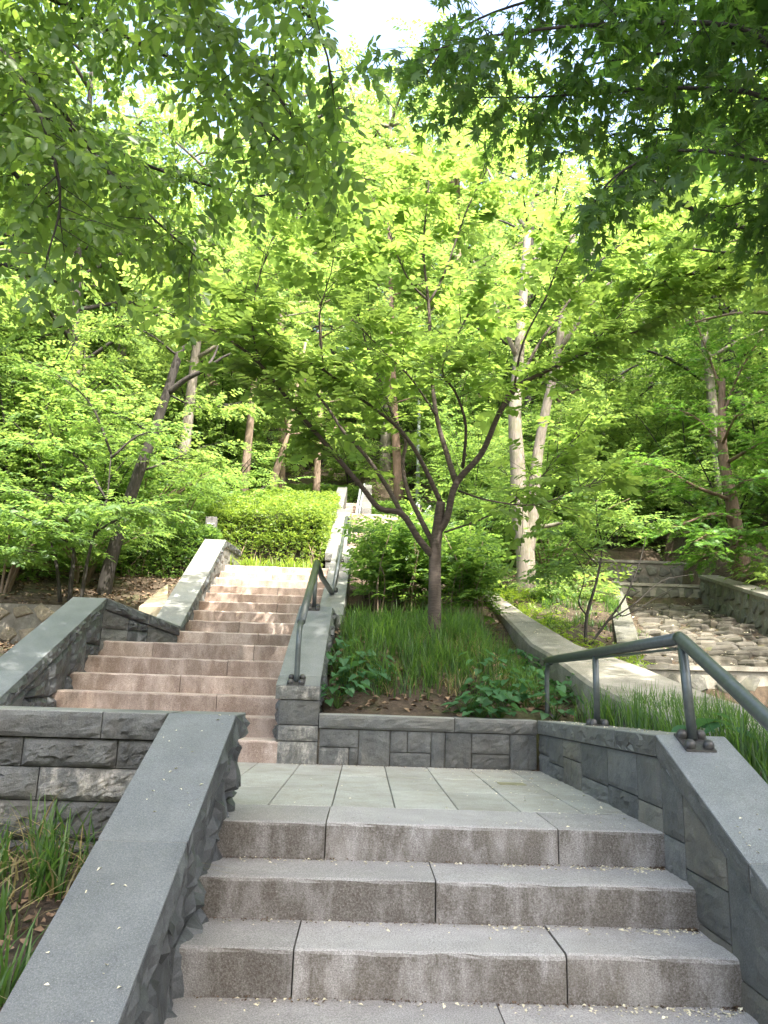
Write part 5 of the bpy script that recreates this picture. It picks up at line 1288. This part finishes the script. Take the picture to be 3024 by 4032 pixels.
# fresh maple over the right channel wall
rng = np.random.default_rng(63); Yr = 10.2
tl = [limb_px([(1607, 1275, Yr), (1603, 1240, Yr), (1595, 1180, Yr), (1580, 1080, Yr), (1560, 960, Yr), (1560, 820, Yr)], .2, .06)]
src = [limb_px([(1585, 1120, Yr), (1540, 1110, Yr - .5), (1480, 1130, Yr - .8), (1420, 1150, Yr - 1)], .04, .006), limb_px([(1580, 1080, Yr), (1500, 1050, Yr - .4), (1430, 1010, Yr - .6), (1370, 1000, Yr - .8)], .04, .006), limb_px([(1570, 1000, Yr), (1640, 960, Yr - 1), (1700, 950, Yr - 1.5)], .04, .006),
       limb_px([(1590, 1160, Yr), (1620, 1150, Yr - .8), (1680, 1140, Yr - 1.4)], .03, .006), limb_px([(1560, 960, Yr), (1500, 900, Yr), (1440, 880, Yr)], .03, .006), limb_px([(1560, 900, Yr), (1600, 800, Yr - .3), (1650, 720, Yr - .5)], .03, .006), limb_px([(1560, 850, Yr), (1520, 740, Yr), (1490, 660, Yr)], .03, .006), limb_px([(1595, 1180, Yr), (1560, 1190, Yr - .7), (1520, 1200, Yr - 1.1)], .02, .005), limb_px([(1580, 1060, Yr), (1610, 1040, Yr - 1.0), (1660, 1030, Yr - 1.8)], .03, .006), limb_px([(1560, 960, Yr), (1590, 900, Yr - 1.0), (1640, 860, Yr - 1.8)], .03, .006), limb_px([(1590, 1150, Yr), (1540, 1150, Yr - 1.0), (1500, 1170, Yr - 1.6)], .02, .005)]
custom_tree('fresh_green_maple', 'fresh green maple with reddish trunk leaning over the right channel wall', tl + src, M['bark_red'], src, SP_MAPLE_S, M['leaf_maple_fresh'], rng, .05, .12, (.3, .9), up=0, flat=.18, size=(.8, 1.15))
# dark leaning tree left of the stairs
rng = np.random.default_rng(64); Yl = 8.2
tl = [limb_px([(222, 1300, Yl), (232, 1240, Yl), (260, 1140, Yl), (300, 1020, Yl), (330, 940, Yl), (360, 850, Yl), (385, 770, Yl), (405, 710, Yl), (412, 620, Yl), (420, 520, Yl + .2)], .115, .04),
      limb_px([(362, 850, Yl), (400, 820, Yl - .1), (440, 800, Yl - .2), (490, 768, Yl - .3), (540, 755, Yl - .4)], .055, .012),
      limb_px([(440, 800, Yl - .2), (462, 770, Yl), (480, 720, Yl)], .03, .008)]
src = [limb_px([(330, 940, Yl), (270, 900, Yl - .5), (200, 880, Yl - 1)], .02, .005), limb_px([(385, 770, Yl), (320, 720, Yl - .4), (250, 700, Yl - .8)], .02, .005), limb_px([(405, 700, Yl), (460, 620, Yl + .3), (520, 560, Yl + .6)], .02, .005), limb_px([(412, 620, Yl), (350, 560, Yl), (290, 500, Yl)], .02, .005), limb_px([(300, 1020, Yl), (380, 990, Yl + .3), (450, 960, Yl + .6)], .02, .005), limb_px([(360, 850, Yl), (430, 880, Yl + .5), (520, 870, Yl + .9)], .02, .005)]
custom_tree('dark_leaning_tree', 'dark slender tree leaning right beside the zigzag parapet', tl + src, M['bark_dark'], src, SP_SHRUB, M['leaf_forest'], rng, .06, .15, (.3, .9), flat=.22, size=(.9, 1.3))
# bushy multi-stem maple on the left with leaf layers at the picture edge
rng = np.random.default_rng(65); Yb = 7.2
tl = [limb_px([(150, 1300, Yb), (155, 1240, Yb), (160, 1190, Yb), (150, 1120, Yb), (130, 1080, Yb), (60, 1060, Yb - .2), (-30, 1050, Yb - .4)], .035, .008), limb_px([(175, 1300, Yb), (185, 1230, Yb), (205, 1150, Yb), (230, 1080, Yb), (240, 980, Yb)], .03, .008),
      limb_px([(130, 1300, Yb + .2), (122, 1220, Yb + .2), (100, 1150, Yb + .2), (60, 1100, Yb + .2)], .03, .008)]
src = [limb_px([(150, 1130, Yb), (80, 1075, Yb - .5), (0, 1060, Yb - .8), (-80, 1060, Yb - 1)], .02, .005), limb_px([(205, 1150, Yb), (280, 1110, Yb - .3), (360, 1105, Yb - .5)], .02, .005), limb_px([(150, 1120, Yb), (210, 1090, Yb - .6), (280, 1110, Yb - .9)], .02, .005), limb_px([(122, 1200, Yb), (60, 1190, Yb - .4), (0, 1190, Yb - .7)], .015, .005), limb_px([(230, 1080, Yb), (180, 1000, Yb), (110, 960, Yb - .3), (40, 960, Yb - .6)], .02, .005), limb_px([(240, 990, Yb), (300, 940, Yb), (370, 930, Yb)], .02, .005), limb_px([(160, 1180, Yb), (100, 1140, Yb - .9), (30, 1110, Yb - 1.3)], .02, .005), limb_px([(240, 980, Yb), (200, 880, Yb), (140, 820, Yb), (60, 780, Yb)], .02, .005)]
custom_tree('bushy_left_tree', 'many-stemmed small tree spreading leaf layers at the left edge above the stone wall', tl + src, M['bark_dark'], src, SP_BUSH, M['leaf_shrub'], rng, .045, .12, (.25, .7), up=0, flat=.16, size=(1.0, 1.5))
# pale and tan straight trunks behind
for nm, lab, pth, r, brk, sd in (
    ('pale_trunked_tree', 'tall tree with sunlit pale trunk behind the many-stemmed small tree', [(178, 1100, 11.5), (180, 1000, 11.5), (175, 900, 11.5), (172, 760, 11.6), (160, 560, 11.8), (155, 380, 12)], .2, 'bark_pale', 1),
    ('second_pale_trunked_tree', 'tall pale tree whose trunk shows high above the dark leaning tree', [(250, 1050, 14), (252, 900, 14), (258, 740, 14), (262, 620, 14), (250, 480, 14), (240, 340, 14)], .22, 'bark_pale', 2),
    ('thin_tan_tree', 'thin straight tan trunk left of the clipped hedge top', [(530, 1020, 15), (538, 940, 15), (548, 830, 15), (552, 700, 15), (556, 560, 15)], .12, 'bark_tan', 3),
    ('slanting_tan_tree', 'short slanting tan trunk above the clipped hedge', [(590, 1040, 15.5), (605, 990, 15.5), (620, 940, 15.5), (640, 850, 15.6), (660, 740, 15.7)], .1, 'bark_tan', 4),
    ('straight_tan_tree', 'straight tan trunk behind the hedge right of the slanting one', [(684, 1045, 18), (686, 990, 18), (690, 930, 18), (694, 800, 18), (690, 660, 18)], .12, 'bark_tan', 5),
    ('brown_trunked_tree', 'straight reddish brown trunk rising above the far hedge behind the cherry forks', [(862, 1060, 19), (858, 1000, 19), (854, 930, 19), (848, 800, 19), (845, 640, 19.2), (840, 480, 19.4)], .17, 'bark_red', 6)):
    rng = np.random.default_rng(70 + sd)
    b_ = [limb_px(pth, r, r * .35)]
    top = b_[0][0]; src = []
    for k in range(9):
        i = int(len(top) * rng.uniform(.5, .98)); s = top[min(i, len(top) - 1)]; a = rng.uniform(0, 6.28); l = rng.uniform(1.2, 2.4)
        p = smooth_path([s, s + np.array([math.cos(a) * l * .5, math.sin(a) * l * .5, l * .2]), s + np.array([math.cos(a) * l, math.sin(a) * l, l * .35])])
        src.append((p, np.linspace(.03, .008, len(p))))
    b_[0][0][0][2] = min(b_[0][0][0][2], gz(b_[0][0][0][0], b_[0][0][0][1]) - .1)
    custom_tree(nm, lab, b_ + src, M[brk], src, SP_FOR, M['leaf_forest'], rng, .14, .15, (.4, 1.1), size=(.8, 1.15))

# ---------------------------------------------------------------- hedges
def hedge(name, label, x0, x1, y0, y1, zb, zt, slope, n, leafsize, mat, rng, bare=0.35, side_l=True, xshift=0.0):
    h = thing(name, label, 'hedge', ((x0 + x1) / 2, (y0 + y1) / 2, zb))
    top = lambda y: zt + slope * (y - y0); bot = lambda y: zb + slope * (y - y0) - .1
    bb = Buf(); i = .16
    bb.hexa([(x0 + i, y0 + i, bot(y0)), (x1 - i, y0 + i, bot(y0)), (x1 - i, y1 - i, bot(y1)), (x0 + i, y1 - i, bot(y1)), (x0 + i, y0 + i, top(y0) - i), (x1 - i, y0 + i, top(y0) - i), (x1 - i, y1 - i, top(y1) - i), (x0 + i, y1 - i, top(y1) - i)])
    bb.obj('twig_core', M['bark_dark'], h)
    bb = Buf()
    for k in range(int(16 * (x1 - x0))):
        x = rng.uniform(x0 + .05, x1 - .05); y = y0 + rng.uniform(.04, .2); z = bot(y)
        bb.tube([(x, y, z), (x + rng.normal(0, .05), y - .02, z + .3), (x + rng.normal(0, .1), y, z + .65)], [.012, .009, .005], 5)
    bb.obj('stems', M['bark_tan'], h, True)
    a_top = (x1 - x0) * (y1 - y0); a_f = (x1 - x0) * (zt - zb); a_s = (y1 - y0) * (zt - zb)
    w = np.array([a_top * 1.1, a_f * 1.2, a_s, a_s]); w /= w.sum(); f = rng.choice(4, n, p=w)
    u, v = rng.random(n), rng.random(n); d = np.abs(rng.normal(0, .055, n))
    X = x0 + (x1 - x0) * u; Y = y0 + (y1 - y0) * v; Z = top(Y) - d
    fr = f == 1; Y[fr] = y0 + d[fr]; vv = v ** .75; Z[fr] = bot(y0) + .1 + (top(y0) - bot(y0) - .1) * (bare * (1 - vv[fr]) * rng.random(fr.sum()) * 0 + vv[fr])
    for s_, xx, sg in ((2, x0, 1), (3, x1, -1)):
        m = f == s_; X[m] = xx + sg * d[m]; Y[m] = y0 + (y1 - y0) * u[m]; Z[m] = bot(Y[m]) + .1 + (top(Y[m]) - bot(Y[m]) - .1) * v[m] ** .8
    keep = (Z > bot(Y) + bare * (top(Y) - bot(Y)) * rng.random(n) ** .7) | (f == 0)
    lump = .05 * np.sin(4 * X + 1.3) * np.cos(3.3 * Y) + .03 * np.sin(11 * X) * np.sin(9 * Y + 4 * Z)
    P = np.stack([X + lump * .6 + xshift, Y - lump, Z + lump], 1)[keep]
    # rounded shoulders
    e = np.minimum(np.minimum(P[:, 0] - x0, x1 - P[:, 0]), P[:, 1] - y0); P[:, 2] -= np.clip(.14 - e, 0, .14) ** 1.5 * 2.2 * (P[:, 2] > bot(P[:, 1]) + .6 * (top(P[:, 1]) - bot(P[:, 1])))
    m = len(P)
    T4 = [spray(RH, 4, leafsize * 1.6, leafsize, rng, .2, (30, 80), .5) for _ in range(4)]
    V, F = scatter(T4, P, rng.uniform(0, 6.28, m), rng.normal(-.35, .45, m), rng.normal(0, .5, m), rng.uniform(.75, 1.25, m), rng)
    c = part_mesh('foliage', V, F, mat, h); c['kind'] = 'stuff'
    return h
rng = np.random.default_rng(81)
hedge('clipped_hedge', 'large clipped hedge with bright yellow-green top above the middle stairs', -2.9, -0.80, 9.55, 14.6, 2.50, 3.66, 0.31, 26000, .045, M['leaf_hedge'], rng, .5)
hedge('low_hedge', 'lower green hedge around the stone sign block', -4.7, -2.62, 9.1, 10.6, 2.2, 3.18, 0.1, 9000, .045, M['leaf_bush'], rng, .2)
hedge('far_stair_hedge', 'clipped hedge right of the topmost narrow steps behind the cherry forks', 0.02, 2.6, 16.2, 19.0, 4.55, 5.42, 0.15, 9000, .06, M['leaf_bush'], rng, .3)
hedge('topmost_hedge', 'dark clipped hedge at the head of the topmost narrow steps', -3.2, -0.10, 20.6, 22.5, 6.0, 6.95, 0.2, 7000, .06, M['leaf_bush'], rng, .3)

# ---------------------------------------------------------------- leafy bush behind the cherry trunk
rng = np.random.default_rng(82)
bu = thing('leafy_bush', 'dense loose green bush behind the cherry trunk beside the stair parapet', 'bush', (0.85, 6.9, 1.5))
limbs = []
for k in range(60):
    x = rng.uniform(-0.05, 1.75); y = rng.uniform(6.0, 8.3); z = gz(x, y)
    hgt = rng.uniform(.75, 1.25) + .05 * (y - 6)
    p = smooth_path([(x, y, z - .05), (x + rng.normal(0, .06), y - .03, z + hgt * .5), (x + rng.normal(0, .16), y - rng.uniform(0, .2), z + hgt)])
    limbs.append((p, np.linspace(.012, .004, len(p))))
trunk_part(bu, limbs, M['bark_tan'], 6, 'stems')
tw, P, YW, PT = grow(limbs, rng, .055, .28, (.15, .42), .05, .3, 3, .003, ext=1.0)
ok = (P[:, 0] > -.22)
V, F = scatter(SP_BUSH, P[ok], YW[ok], PT[ok] + .05, rng.normal(0, .3, ok.sum()), rng.uniform(.85, 1.25, ok.sum()), rng)
part_mesh('crown', V, F, M['leaf_bush'], bu)

# ---------------------------------------------------------------- strap grass
def blades(P, h, rng, width=.008, lean=.5):
    """curving strap leaves, 4 segments each"""
    n = len(P); K = 4; t = np.linspace(0, 1, K + 1)
    a = rng.uniform(0, 6.28, n); ln = np.abs(rng.normal(lean, lean * .5, n)); h = h * rng.uniform(.6, 1.15, n)
    d = np.stack([np.cos(a), np.sin(a)], 1); s = np.stack([-d[:, 1], d[:, 0]], 1)
    V = np.zeros((n, K + 1, 2, 3))
    for k, tk in enumerate(t):
        off = ln * h * tk ** 2; z = h * (tk - .32 * ln * tk ** 3); w = width * (1 - .85 * tk ** 2) * .5
        c = np.stack([P[:, 0] + d[:, 0] * off, P[:, 1] + d[:, 1] * off, P[:, 2] + z], 1)
        V[:, k, 0] = c; V[:, k, 1] = c
        V[:, k, 0, :2] -= s * w; V[:, k, 1, :2] += s * w
    f = np.array([(2 * k, 2 * k + 1, 2 * k + 3, 2 * k + 2) for k in range(K)])
    F = f[None] + (np.arange(n) * 2 * (K + 1))[:, None, None]
    return V.reshape(-1, 3), F.reshape(-1, 4)
def grass(name, label, P, h, mat, rng, width=.008, lean=.5):
    V, F = blades(P, h, rng, width, lean)
    o = link(name, fast_mesh(name, V, F), mat); tag(o, label, 'grass', kind='stuff'); return o
def clumped(n, x0, x1, y0, y1, rng, k=14, sd=.035):
    c = np.stack([rng.uniform(x0, x1, n // k + 1), rng.uniform(y0, y1, n // k + 1)], 1)
    p = np.repeat(c, k, 0)[:n] + rng.normal(0, sd, (n, 2))
    return np.column_stack([p, ground_z(p[:, 0], p[:, 1]) - .01])
rng = np.random.default_rng(83)
P = clumped(5000, -.2, 1.62, 3.0, 5.6, rng, 11, .03); P = P[(P[:, 0] > -.3) & (P[:, 0] < curb_x0(P[:, 1]) - .05)]
P = P[rng.random(len(P)) < np.interp(P[:, 1], [3.0, 3.5], [.25, 1])]
grass('planter_grass', 'dark green strap-leaved grass around the cherry trunk', P, .33, M['leaf_grass'], rng, .0085, .5)
P = clumped(620, -.1, 1.5, 3.05, 4.4, rng); grass('dry_planter_grass', 'yellowed strap leaves among the planter grass', P, .2, M['leaf_grass_dry'], rng, .008, .9)
P = clumped(5200, 1.74, 2.75, -1.2, 2.6, rng, 14, .03)
P = P[(P[:, 0] < 2.8) & (P[:, 0] > (np.where(P[:, 1] < .05, 1.80, 1.71)))]
grass('railside_grass', 'fresh upright grass between the right handrail and the concrete curb', P, .36, M['leaf_grass'], rng, .0085, .30)
P = clumped(500, -2.3, -.9, 8.95, 9.5, rng, 12, .03); P[:, 2] = 2.455
grass('hedge_foot_grass', 'pale grass tufts at the foot of the clipped hedge', P, .26, M['leaf_yellow'], rng, .014, .5)
P = clumped(1500, 2.5, 4.2, 6.6, 9.5, rng, 14, .05); grass('bank_grass', 'dark grass on the shaded bank beside the channel', P, .20, M['leaf_grass'], rng, .012, .8)
for k, (x, y, n, h, lab) in enumerate(((-1.62, -.16, 30, .26, 'small strap-leaved tuft at the left edge against the coursed wall'), (-1.36, -.17, 34, .30, 'upright bright strap-leaved tuft against the coursed wall'), (-1.24, -.42, 46, .30, 'dense strap-leaved tuft in front, touching the fractured parapet'), (-1.10, -.20, 18, .26, 'thin strap-leaved tuft between wall and fractured parapet'), (-1.45, -.55, 26, .26, 'lax strap-leaved tuft low on the left bank'), (-1.10, -1.05, 26, .26, 'strap-leaved tuft at the lower left edge'), (-1.52, -.32, 24, .24, 'strap-leaved tuft between the edge tuft and the dense one'), (-1.30, -.72, 24, .22, 'short tuft amid dry leaves on the left bank'))):
    c = np.repeat([[x, y]], n, 0) + rng.normal(0, .038, (n, 2)); Pk = np.column_stack([c, ground_z(c[:, 0], c[:, 1]) - .02])
    V, F = blades(Pk, h, rng, .013, .35); base_ = np.array([x, y, gz(x, y)])
    t = thing('grass_tuft', lab, 'grass tuft', tuple(base_)); part_mesh('green_blades', V, F, M['leaf_grass'], t)
    c = np.repeat([[x, y]], n // 2, 0) + rng.normal(0, .06, (n // 2, 2)); Pk = np.column_stack([c, ground_z(c[:, 0], c[:, 1]) - .01])
    V, F = blades(Pk, h * 1.1, rng, .009, 1.3); part_mesh('lax_blades', V, F, M['leaf_grass_dry'], t)

# ---------------------------------------------------------------- broad-leaved plants in the planter
rng = np.random.default_rng(84)
HV, HF = leaf_heart(); HM = []
for k in range(3):
    me = pymesh('leaf', HV * np.array([1, 1, 1 + .5 * k]), HF.tolist(), True); me.materials.append(M['leaf_ivy']); HM.append(me)
sites = [(725, 1440, 'glossy broad-leaved plant at the foot of the pier-ended parapet'), (765, 1430, 'broad-leaved plant just right of the parapet plant'), (745, 1475, 'low broad-leaved plant at the left front of the planter soil'), (800, 1445, 'broad-leaved plant among the grass left of the cherry trunk'), (1010, 1525, 'broad-leaved plant at the very front edge of the planter'), (1055, 1490, 'tall broad-leaved plant right of the front one'), (1080, 1530, 'small broad-leaved plant above the planter coping'), (1100, 1450, 'broad-leaved plant behind the handrail end'), (1125, 1430, 'broad-leaved plant against the concrete curb'), (1150, 1465, 'broad-leaved plant left of the curved handrail post'), (1215, 1490, 'broad-leaved plant right of the curved handrail post'), (1200, 1530, 'low broad-leaved plant below the handrail'), (1245, 1500, 'broad-leaved plant beside the second handrail post'), (1040, 1440, 'broad-leaved plant in the grass right of the cherry trunk'), (720, 1400, 'broad-leaved plant high beside the parapet'), (1160, 1505, 'broad-leaved plant at the planter corner'), (1095, 1490, 'broad-leaved plant in the thick of the right-hand patch'), (1130, 1465, 'broad-leaved plant between the patch and the curb'), (1040, 1530, 'low broad-leaved plant on the soil behind the coping joint'), (780, 1470, 'broad-leaved plant in front of the grass, left of the trunk'), (730, 1505, 'stray broad-leaved plant on bare soil beside the pier'), (1175, 1440, 'broad-leaved plant under the end of the handrail')]
for px, py, lab in sites:
    # seat on the soil: march along the sight line until it meets the ground
    for Yq in np.arange(2.75, 6, .02):
        p = at(px, py, Yq)
        if p[2] - .10 <= gz(p[0], Yq): break
    g0 = gz(p[0], Yq); t = thing('broad_leaved_plant', lab, 'plant', (p[0], Yq, g0), 'broad-leaved plants in the planter')
    st = []
    for k in range(int(rng.integers(22, 30))):
        a = rng.uniform(0, 6.28); r = .21 * math.sqrt(rng.random()); h = rng.uniform(.05, .26) * (1.1 - r * 1.6)
        q_ = np.array([r * math.cos(a), r * math.sin(a), h]); s = rng.uniform(.060, .105)
        o = link('leaf', HM[int(rng.integers(3))], None, t, tuple(q_), 0, s); o.rotation_euler = (rng.normal(0, .3), rng.uniform(.0, .55), a + rng.normal(0, .5))
        st.append((np.array([(0, 0, -.01), q_ * np.array([.4, .4, .6]), q_]) + np.array(t.location), np.array([.003, .0025, .002])))
    V, F = tubes(st, 4); part_mesh('stalks', V, F, M['leaf_grass'], t, True)
for px, py, Yq, lab in ((1455, 1545, .15, 'large pale leaf cluster behind the third handrail post'), (1515, 1575, -.1, 'single broad pale leaf behind the sloping coping')):
    p = at(px, py, Yq); t = thing('broad_leaved_plant', lab, 'plant', (p[0] + .22, Yq + .3, gz(p[0] + .22, Yq + .3)), 'broad-leaved plants in the planter')
    for k in range(4): o = link('leaf', HM[k % 3], None, t, (rng.normal(0, .05), rng.normal(0, .05), .22 + rng.normal(0, .03)), 0, .13); o.rotation_euler = (0, .2, k * 1.7)

# ---------------------------------------------------------------- ground cover, litter, petals
rng = np.random.default_rng(85)
n = 11000; y = 8 + 60 * rng.random(n) ** 1.5; hw = 3 + .62 * (y + 4); x = rng.uniform(-1, 1, n) * hw
ok = ~((x > -3.0) & (x < 1.8) & (y < 20.5)) & ~((x > chan_l(y) - .2) & (x < chan_r(y) + .3) & (y < 14)) & ~((x < -2.6) & (x > -5) & (y < 9.4))
x, y = x[ok], y[ok]; P = np.column_stack([x, y, ground_z(x, y) + rng.uniform(.03, .3, len(x))])
V, F = scatter(SP_SHRUB, P, rng.uniform(0, 6.28, len(P)), rng.normal(-.1, .3, len(P)), rng.normal(0, .3, len(P)), rng.uniform(.9, 1.7, len(P)) * (1 + np.clip(y - 14, 0, 60) * .03), rng)
tag(link('undergrowth', fast_mesh('undergrowth', V, F), M['leaf_forest']), 'leafy green undergrowth covering the hillside', 'undergrowth', kind='stuff')
n = 700; y = rng.uniform(4.2, 8.6, n); x = curb_x1(y) + np.abs(rng.normal(.05, .35, n)); P = np.column_stack([x, y, ground_z(x, y) + rng.uniform(.0, .1, n)])
V, F = scatter(SP_SHRUB, P, rng.uniform(0, 6.28, n), rng.normal(-.2, .4, n), rng.normal(0, .4, n), rng.uniform(.3, .55, n), rng)
tag(link('curbside_weeds', fast_mesh('curbside_weeds', V, F), M['leaf_yellow']), 'bright low weeds along the outer edge of the concrete curb', 'weeds', kind='stuff')

def litter(name, label, P, size, mat, rng, normal_tilt=.35):
    T_ = leaf_rhomb(.6, .12, .15); n = len(P)
    V, F = place(T_, P, rng.uniform(0, 6.28, n), rng.normal(0, normal_tilt, n), rng.normal(0, normal_tilt, n), size * rng.uniform(.5, 1.3, n))
    return tag(link(name, fast_mesh(name, V, F), mat), label, 'litter', kind='stuff')
n = 5200; x = np.concatenate([rng.uniform(-8, -2.9, n), rng.uniform(2.0, 8.5, n // 2), rng.uniform(-.3, 1.8, n // 3)]); y = np.concatenate([rng.uniform(5.4, 12, n), rng.uniform(4.5, 14, n // 2), rng.uniform(2.8, 7, n // 3)])
ok = ~((x > chan_l(y)) & (x < chan_r(y))) ; x, y = x[ok], y[ok]
litter('leaf_litter', 'dry brown fallen leaves over the soil', np.column_stack([x, y, ground_z(x, y) + .015]), .075, M['dry'], rng)
n = 900; y = rng.uniform(2, 11, n); x = chan_l(y) + (chan_r(y) - chan_l(y)) * rng.random(n); litter('channel_litter', 'pale petals and dry leaves lying in the channel', np.column_stack([x, y, bed_z(y) + .035]), .05, M['petal'], rng, .2)
n = 700; x = rng.uniform(-1.9, -.93, n); y = rng.uniform(-1.8, -.03, n); litter('bank_litter', 'dry leaves on the left foreground bank', np.column_stack([x, y, ground_z(x, y) + .012]), .045, M['dry'], rng, .5)
Pp = []
for k in range(900):      # petals gather along risers and the right wall
    st = int(rng.integers(0, 5)); u = rng.random()
    x = 1.40 - abs(rng.normal(0, .35)) if u < .5 else rng.uniform(-.55, 1.4)
    if st == 0: y = rng.uniform(.02, 2.5) if u < .7 else 2.5 - abs(rng.normal(0, .1)); x = x if y > .05 else x; z = .003
    else: y = -(st - 1) * T1 - abs(rng.normal(.0, .05)) - .012; z = -st * R1 + .004; y = max(y, -st * T1 + .02)
    Pp.append((np.clip(x, -.55, 1.40), y, z))
for k in range(60):
    y = rng.uniform(-2.4, 0); Pp.append((rng.uniform(-.9, -.62), y, ztl(y) + .003))
    y = rng.uniform(-.9, 2.4); Pp.append((rng.uniform(1.43, 1.66), y, ztr(y) + .004))
for k in range(120): y = rng.uniform(3, 8); Pp.append((float(curb_x0(y)) + .05 + rng.random() * float(curb_x1(y) - curb_x0(y) - .08), y, float(curb_z(y)) + .016))
litter('fallen_petals', 'pale fallen petals and bud scales on the steps, landing and copings', np.array(Pp), .017, M['petal'], rng, .25)
Pp = []
for k in range(1500):      # crumbs of soil and moss in the corners of the lower steps
    st = int(rng.integers(0, 5)); x = rng.uniform(-.6, 1.41) if rng.random() < .7 else 1.41 - abs(rng.normal(0, .03))
    y = (2.52 - abs(rng.normal(0, .02)) if st == 0 else -(st - 1) * T1 - abs(rng.normal(0, .012)) - .004); Pp.append((x, y, -st * R1 + .004))
litter('step_debris', 'brown crumbs and moss in the corners of the steps', np.array(Pp), .012, M['debris'], rng, .4)
